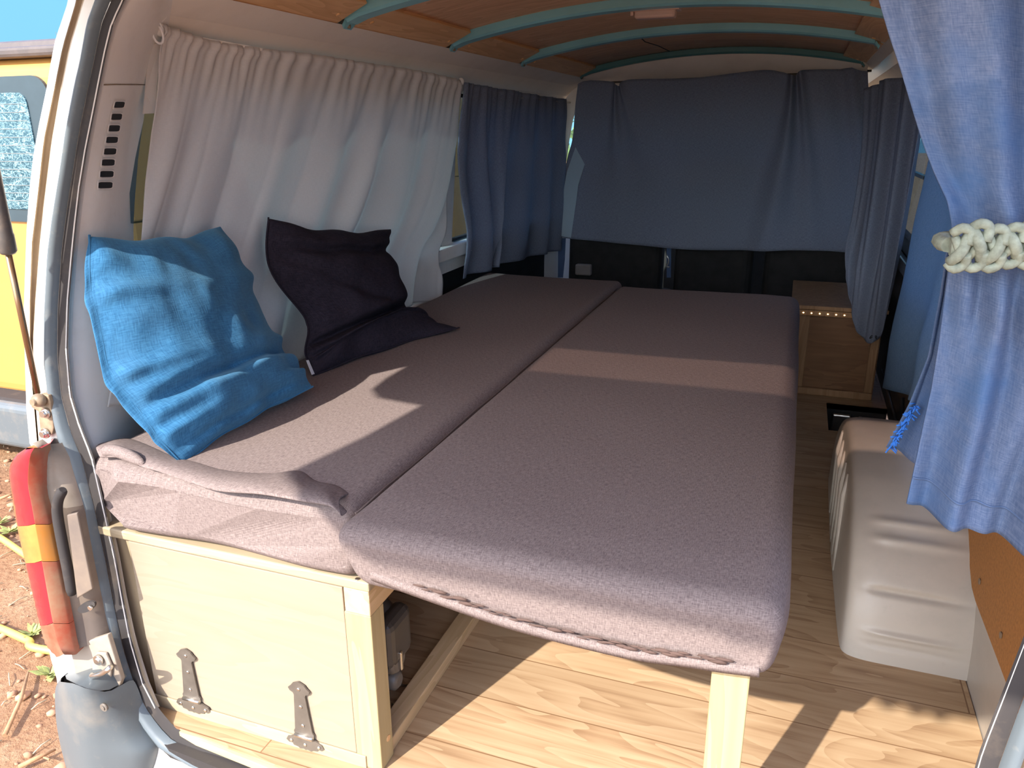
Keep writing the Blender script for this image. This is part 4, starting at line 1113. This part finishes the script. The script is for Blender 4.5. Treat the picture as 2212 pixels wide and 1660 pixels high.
fr_ = mb.build('fray', plain('frayed_blue_thread', (.03, .16, .55), .9), bl)
# macrame tie
tie = thing('curtain_tieback', 'pale green knotted cord band holding the blue rear curtain', 'tieback', ay(.0, 2120, 520))
p0 = ay(-.005, 2050, 530); p1 = V((1.0, .0, p0.z+.025))
L = (p1-p0).length; ux = (p1-p0).normalized(); uz = V((0, -.15, 1)).normalized(); uy = ux.cross(uz)
if uy.y > 0: uy = -uy
mb = MB()
nk = 17; kp = L/nk
mb.tube([p0+ux*(L*i/40)+uy*.004 for i in range(41)], .010, 10, None, True)
for kk in range(nk):
    c = p0+ux*(kp*(kk+.5))+uy*.010+uz*.002*math.sin(kk*2.1)
    hh = .0155+.002*math.sin(kk*1.7)
    s = 1 if kk % 2 else -1
    # two edge bumps and a crossing strand pair per knot
    mb.tube(crv([c+uz*hh-ux*kp*.55, c+uz*(hh+.006)-ux*kp*.1+uy*.004, c+uz*(hh+.001)+ux*kp*.45+uy*.004, c+uz*hh*.3+ux*kp*.35+uy*.008], 10), .0052, 8)
    mb.tube(crv([c-uz*hh-ux*kp*.55, c-uz*(hh+.006)-ux*kp*.1+uy*.004, c-uz*(hh+.001)+ux*kp*.45+uy*.004, c-uz*hh*.3+ux*kp*.35+uy*.008], 10), .0052, 8)
    mb.tube(crv([c+uz*s*hh*.9-ux*kp*.4+uy*.002, c+uz*s*hh*.2+uy*.010, c-uz*s*hh*.9+ux*kp*.4+uy*.002], 9), .0058, 8)
    mb.tube(crv([c-uz*s*hh*.7-ux*kp*.35, c-uz*s*hh*.1-ux*kp*.1+uy*.006, c+uz*s*hh*.7+ux*kp*.3], 9), .0045, 8)
mb.build('knotted_band', M['cord'], tie)
mb = MB(); mb.tube(crv([p1, p1+V((.0, .03, 0)), p1+V((-.03, .07, -.005)), V((.85, .10, p0.z)), p0+V((.01, .06, 0)), p0+V((-.004, .02, 0)), p0], 30), .008, 8); mb.build('back_loop', M['cord'], tie)

# ================================================================== SMALL CABINET, SEATS, LAMP
cb = thing('cabinet', 'small wooden cabinet with a lit strip at the front right beside the step', 'cabinet', (.80, 2.38, 0))
y0 = 2.37
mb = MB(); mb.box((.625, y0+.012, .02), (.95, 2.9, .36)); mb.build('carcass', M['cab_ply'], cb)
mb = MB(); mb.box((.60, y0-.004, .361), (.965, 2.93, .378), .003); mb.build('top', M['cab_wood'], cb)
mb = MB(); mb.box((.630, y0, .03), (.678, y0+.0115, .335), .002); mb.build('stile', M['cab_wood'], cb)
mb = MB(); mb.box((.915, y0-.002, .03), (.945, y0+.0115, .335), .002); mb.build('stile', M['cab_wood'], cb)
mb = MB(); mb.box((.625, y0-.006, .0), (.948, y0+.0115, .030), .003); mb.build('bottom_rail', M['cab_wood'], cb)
ls_ = MB(); ls_.box((.628, y0-.004, .336), (.945, y0+.011, .360), .002); lso = ls_.build('light_strip', M['cab_wood'], cb)
for i in range(10):
    mb = MB(); c = V((.65+i*.031, y0-.006, .348)); mb.sphere(c, .0032, (1, .6, .8), None, 1); mb.build('led', M['led'], lso)
# cab seats and belts
for j, (xa, xb_, lab) in enumerate(((-.58, -.065, 'black cab seat back at the left, under the front curtain'), (.0, .40, 'black cab seat back in the middle, under the front curtain'), (.45, .90, 'black cab seat back at the right, under the front curtain'))):
    s_ = thing('cab_seat', lab, 'seat', ((xa+xb_)/2, 3.25, -.28), 'cab seats behind the front curtain')
    mb = MB(); mb.box((xa, 3.17, .10), (xb_, 3.32, .98), .05, None, Matrix.Rotation(-.06, 3, 'X'), 4); mb.build('backrest', M['seat'], s_)
    mb = MB(); mb.box((xa, 3.30, -.05), (xb_, 3.80, .14), .05, None, None, 4); mb.build('seat_cushion', M['seat'], s_)
    mb = MB(); mb.box((xa+.03, 3.32, -.28), (xb_-.03, 3.75, -.04), .01); mb.build('base', M['dark'], s_)
mb = MB(); mb.poly([ay(3.1, *q) for q in ((1206, 515), (1222, 515), (1220, 560), (1216, 600), (1205, 600))], (0, .003, 0)); o = mb.build('seat_belt', M['webbing']); tag(o, 'dark blue seat belt hanging at the far left below the front curtain', 'seat belt', 'seat belts')
sb = thing('seat_belt', 'blue seat belt with buckle between left and middle cab seats', 'seat belt', ay(3.1, 1446, 602), 'seat belts')
mb = MB(); mb.poly([ay(3.12, *q) for q in ((1440, 530), (1450, 530), (1449, 600), (1440, 600))], (0, .004, 0)); mb.build('webbing', M['webbing'], sb)
mb = MB(); mb.tube(crv([ay(3.11, *q) for q in ((1440, 552), (1444, 560), (1443, 570), (1440, 576), (1446, 577))], 16), .004, 8); mb.build('buckle', M['steel'], sb)
mb = MB(); mb.box(ay(3.14, 1246, 592), ay(3.10, 1276, 573), .0); o = mb.build('folded_cloth', plain('folded_grey_cloth', (.26, .23, .22), .9), bevel=.008); tag(o, 'small pale folded cloth behind the far end of the left mattress', 'cloth')
# bulkhead board edge beyond the mattresses
mb = MB(); mb.box((-.2, 1.98, .0), (.60, 2.0, .36), .002); struct(mb.build('trim_27', M['cab_ply']), 'dark board closing the bed box at the front', 'board')
# ceiling lamp
cl = thing('ceiling_lamp', 'small beige lamp on the far edge of a teal roof beam', 'lamp', (.14, 1.45, 1.37))
a, b2 = ay(1.45, 1372, 42), ay(1.45, 1460, 30)
zt = cz(.14)+.002
mb = MB(); rot = Matrix.Rotation(-.03, 3, 'Y')
mb.box((a.x, 1.432, zt-.022), (b2.x, 1.475, zt+.004), .007, None, None, 3); mb.build('diffuser', M['lamp_plastic'], cl)
mb = MB(); mb.box((a.x-.012, 1.428, zt-.004), (b2.x+.012, 1.48, zt+.008), .003); mb.build('housing', M['lamp_plastic'], cl)
mb = MB(); mb.box((a.x-.011, 1.432, zt-.014), (a.x-.002, 1.45, zt-.002), .002); mb.build('switch', M['lamp_plastic'], cl)
# door structure glints on the dark side door
mb = MB()
for (q0, q1) in (((1905, 800), (1950, 960)), ((1935, 760), (1990, 900)), ((1950, 860), (1945, 960))):
    mb.tube([ax_(.985, *q0), ax_(.985, *q1)], .006, 8)
mb.box((.965, 2.0, .55), (.99, 2.9, .60), .006)
struct(mb.build('door_1', M['door_metal']), 'dark bare metal inside of the side door', 'door')

# ================================================================== OUTSIDE
GZ = -.60
mb = MB(); rows = []
for i in range(61):
    row = []
    for j in range(61):
        x = -7+14*j/60.; y = -4+14*i/60.
        row.append(V((x, y, GZ+.02*noise.noise(V((x*1.4, y*1.4, 0)))+.008*noise.noise(V((x*5, y*5, 0)))-.01)))
    rows.append(row)
mb.grid(rows); gnd = struct(mb.build('ground', M['dirt']), 'reddish bare dirt ground beside the van', 'ground')
mb = MB(); mb.box((-60, -60, GZ-.12), (60, 60, GZ-.08)); struct(mb.build('ground_far', M['dirt']), 'reddish dirt field around the vans', 'ground')
mb = MB()
for i in range(1500):
    x = random.uniform(-4.2, -.75); y = random.uniform(-.1, 2.4); r = random.choice([.004, .005, .007, .009, .012, .018]) * random.uniform(.6, 1.3)
    z = GZ+.02*noise.noise(V((x*1.4, y*1.4, 0)))+.008*noise.noise(V((x*5, y*5, 0)))-.01
    mb.sphere((x, y, z+r*.2), r, (random.uniform(.8, 1.5), random.uniform(.8, 1.4), random.uniform(.4, .8)), None, 1)
o = mb.build('gravel', M['stone']); tag(o, 'small stones and clods scattered over the reddish dirt', 'gravel', None, 'stuff')
mb = MB()
for i in range(420):
    x = random.uniform(-4.0, -.8); y = random.uniform(-.1, 2.2); a = random.uniform(0, math.pi); l = random.uniform(.02, .09)
    z = GZ+.02*noise.noise(V((x*1.4, y*1.4, 0)))+.008*noise.noise(V((x*5, y*5, 0)))-.01
    d = V((math.cos(a), math.sin(a), random.uniform(-.05, .15)))*l
    mb.tube([V((x, y, z+.004)), V((x, y, z+.006))+d*.5+V((0, 0, .004)), V((x, y, z+.005))+d], .0018, 5)
o = mb.build('straw_litter', M['straw']); tag(o, 'dry straw bits lying all over the dirt', 'straw', None, 'stuff')
for q0, q1, lab in (((40, 1658), (120, 1620), 'long dry twig at the foot of the grey bumper'), ((10, 1590), (62, 1450), 'thin forked twig in the middle of the dirt'), ((0, 1078), (30, 1068), 'dark twig near the hose at the left edge')):
    a, b2 = az(GZ+.012, *q0), az(GZ+.012, *q1); mb = MB()
    mb.tube([a, a.lerp(b2, .5)+V((.01, .005, .006)), b2], [.007, .006, .003], 7); mb.tube([a.lerp(b2, .6), a.lerp(b2, .8)+V((.03, -.02, .005))], .003, 6)
    o = mb.build('twig', M['twig']); tag(o, lab, 'twig', 'twigs on the dirt')
for q, lab in (((22, 1150), 'small green weed right by the yellow hose'), ((70, 1370), 'little weed beside the lower run of the hose'), ((108, 1458), 'pale weed next to the white body corner'), ((0, 1130), 'weed at the very left edge above the hose')):
    c = az(GZ, *q); mb = MB()
    for i in range(26):
        a = random.uniform(0, 6.28); l = random.uniform(.02, .06); d = V((math.cos(a)*l, math.sin(a)*l, random.uniform(.008, .03)))
        s_ = V((-math.sin(a), math.cos(a), 0))*l*.22
        mb.quad([c, c+d*.5+s_, c+d, c+d*.5-s_])
    o = mb.build('weed', M['weed'], solid=.001); tag(o, lab, 'weed', 'weeds on the dirt')
# yellow hose
hp_ = [az(GZ+.012, *q) for q in ((-160, 1080), (-60, 1128), (0, 1162), (50, 1196), (120, 1240))]
far = hp_[-1]+V((.35, -.05, 0))
lo_ = [az(GZ+.012, *q) for q in ((120, 1408), (60, 1384), (0, 1358), (-80, 1330), (-200, 1300))]
mb = MB(); mb.tube(crv(hp_+[far, V((-.75, .75, GZ+.012))]+lo_, 90), .013, 12)
o = mb.build('garden_hose', M['hose']); tag(o, 'yellow hose snaking over the dirt beside the white van', 'hose')
# yellow van
yv = thing('van', 'yellow van parked to the left, seen past the white body corner', 'van', (-3.4, 3.4, GZ))
mb = MB(); mb.box((-4.35, 1.82, -.30), (-2.30, 6.0, 1.40), .10, None, None, 5); mb.build('body', M['yellow'], yv)
mb = MB(); mb.box((-4.32, 1.80, 1.385), (-2.33, 6.0, 1.43), .015, M['gutter']); mb.box((-4.20, 1.90, 1.41), (-2.45, 5.9, 1.47), .03, M['gutter']); mb.build('roof_gutter', parent=yv)
def rrect(x0, x1, z0, z1, r, y, n=8):
    pts = []
    for cx, cz_, a0 in ((x1-r, z1-r, 0), (x0+r, z1-r, 90), (x0+r, z0+r, 180), (x1-r, z0+r, 270)):
        for i in range(n+1):
            a = math.radians(a0+90*i/n); pts.append(V((cx+r*math.cos(a), y, cz_+r*math.sin(a))))
    return pts
mb = MB(); mb.poly(rrect(-4.1, -2.60, .66, 1.31, .09, 1.805), (0, .03, 0)); wn = mb.build('rear_window', M['film_edge'], yv)
mb = MB(); mb.poly(rrect(-4.0, -2.735, .72, 1.24, .05, 1.800), (0, .006, 0)); mb.build('streaked_film', M['film'], wn)
mb = MB()
for i in range(13):
    z = .76+i*.036; mb.tube([(-3.98, 1.799, z), (-2.75, 1.799, z)], .0016, 5)
mb.build('heating_lines', plain('heater_line_print', (.30, .36, .36), .5), wn)
mb = MB(); mb.box((-4.38, 1.66, -.50), (-2.28, 1.95, -.25), .04, None, None, 4); mb.build('bumper', M['bumper'], yv)
mb = MB(); mb.box((-4.34, 1.70, -.30), (-2.3, 1.9, -.24), .02); mb.build('bumper_step', M['seal_dark'], yv)
mb = MB(); mb.box((-4.2, 2.0, -.56), (-2.45, 5.8, -.32)); mb.build('underbody', M['dark'], yv)
for x in (-4.05, -2.6):
    mb = MB(); mb.tube([(x-.1, 2.7, GZ+.31), (x+.1, 2.7, GZ+.31)], .31, 28); mb.build('wheel', M['dark'], yv)
# dry grass behind it
mb = MB()
for i in range(240):
    c = V((random.uniform(-9.0, -5.0), 7.0+random.uniform(-.6, 1.2), GZ)); h = random.uniform(1.9, 3.0)
    a = random.uniform(-.5, .5); d = V((a, random.uniform(-.3, .3), 1)).normalized()
    t_ = c+d*h
    mb.tube([c, c+d*h*.6, t_], [.006, .005, .002], 4, None, False)
    for kq in range(5):
        s0 = c+d*h*(.72+.06*kq); mb.tube([s0, s0+V((random.uniform(-.18, .18), 0, random.uniform(.05, .22)))], [.004, .0015], 4, None, False)
o = mb.build('dry_grass', M['twig']); tag(o, 'tall dry grass stalks rising behind the yellow van roof', 'grass', None, 'stuff')
sp = thing('pillar_cover', 'curved beige pillar trim between the left curtain and the front curtain', 'pillar trim', ay(3.1, 1225, 300))
mb = MB(); mb.poly([ay(3.10, *q) for q in ((1214, 222), (1232, 200), (1246, 176), (1254, 178), (1250, 215), (1236, 262), (1228, 310), (1222, 352), (1210, 352), (1213, 300), (1221, 250))], (0, .012, 0)); mb.build('panel', M['wall_panel'], sp, bevel=.003)
mb = MB(); mb.tube([ay(3.09, *q) for q in ((1214, 262), (1212, 300), (1209, 352))], .006, 8); mb.build('rubber_strip', M['seal_dark'], sp)
# shrub seen through the cab window gap
for j, (c, r, lab) in enumerate(((ay(9.5, 1222, 330), 1.7, 'green shrub seen through the slit beside the front curtain'),)):
    mb = MB()
    for i in range(1600):
        d = V((random.gauss(0, 1), random.gauss(0, 1), random.gauss(0, 1))).normalized()*r*random.uniform(.55, 1.0)
        p = c+V((d.x, d.y, d.z*.8)); a = V((random.gauss(0, 1), random.gauss(0, 1), random.gauss(0, 1))).normalized()*.09; b2 = a.cross(V((random.gauss(0, 1), random.gauss(0, 1), 1))).normalized()*.05
        mb.quad([p-a, p+b2, p+a, p-b2])
    sh = thing('shrub', lab, 'shrub', (c.x, c.y, GZ)); mb.build('foliage', M['leaf'], sh, recalc=False)
    mb = MB(); mb.tube([(c.x, c.y, GZ), (c.x+.05, c.y, .2), (c.x, c.y, .8)], [.08, .06, .03], 8); mb.build('stem', M['twig'], sh)

# ================================================================== LIGHT
su = bpy.data.lights.new('sun', 'SUN'); su.energy = 8.2; su.angle = math.radians(.6); su.color = (1.0, .94, .85)
so = bpy.data.objects.new('sun', su); COL.objects.link(so)
to_sun = V((-.456, -1.2, 1.0)).normalized()
so.rotation_euler = to_sun.to_track_quat('Z', 'Y').to_euler(); so.location = to_sun*12
w = bpy.data.worlds.new('sky'); S.world = w; w.use_nodes = True; nt = w.node_tree
bg = nt.nodes['Background']
tc = N(nt, 'ShaderNodeTexCoord'); sep = N(nt, 'ShaderNodeSeparateXYZ'); nt.links.new(tc.outputs['Generated'], sep.inputs[0])
col = ramp(nt, sep.outputs['Z'], [(.0, (.20, .42, .60)), (.03, (.125, .31, .45)), (.16, (.12, .32, .46)), (.34, (.42, .54, .95)), (1.0, (.40, .52, 1.0))])
# the sky is brighter round the sun
dt = N(nt, 'ShaderNodeVectorMath', operation='DOT_PRODUCT'); nt.links.new(tc.outputs['Generated'], dt.inputs[0]); dt.inputs[1].default_value = tuple(to_sun)
glow = ramp(nt, dt.outputs['Value'], [(.25, (0, 0, 0)), (.70, (.35, .35, .34)), (1.0, (1, .97, .9))])
col = mix(nt, 1.0, col, glow, 'ADD')
# and hazy-bright low down on the sun's side
d2 = N(nt, 'ShaderNodeVectorMath', operation='DOT_PRODUCT'); nt.links.new(tc.outputs['Generated'], d2.inputs[0]); d2.inputs[1].default_value = tuple(V((-.18, -.97, .13)).normalized())
haze = ramp(nt, d2.outputs['Value'], [(.70, (0, 0, 0)), (.86, (.8, .82, .86)), (1.0, (1, 1, 1))])
hz = N(nt, 'ShaderNodeVectorMath', operation='SCALE'); hz.inputs['Scale'].default_value = 1.75; nt.links.new(haze, hz.inputs[0])
col = mix(nt, 1.0, col, hz.outputs[0], 'ADD')
nt.links.new(col, bg.inputs['Color']); bg.inputs['Strength'].default_value = 1.9
vs = S.view_settings; vs.view_transform = 'Standard'; vs.look = 'None'; vs.exposure = 0.3; vs.gamma = 1.0; vs.use_curve_mapping = False
S.cycles.max_bounces = 10; S.cycles.diffuse_bounces = 7; S.cycles.transparent_max_bounces = 8
S.cycles.use_denoising = True
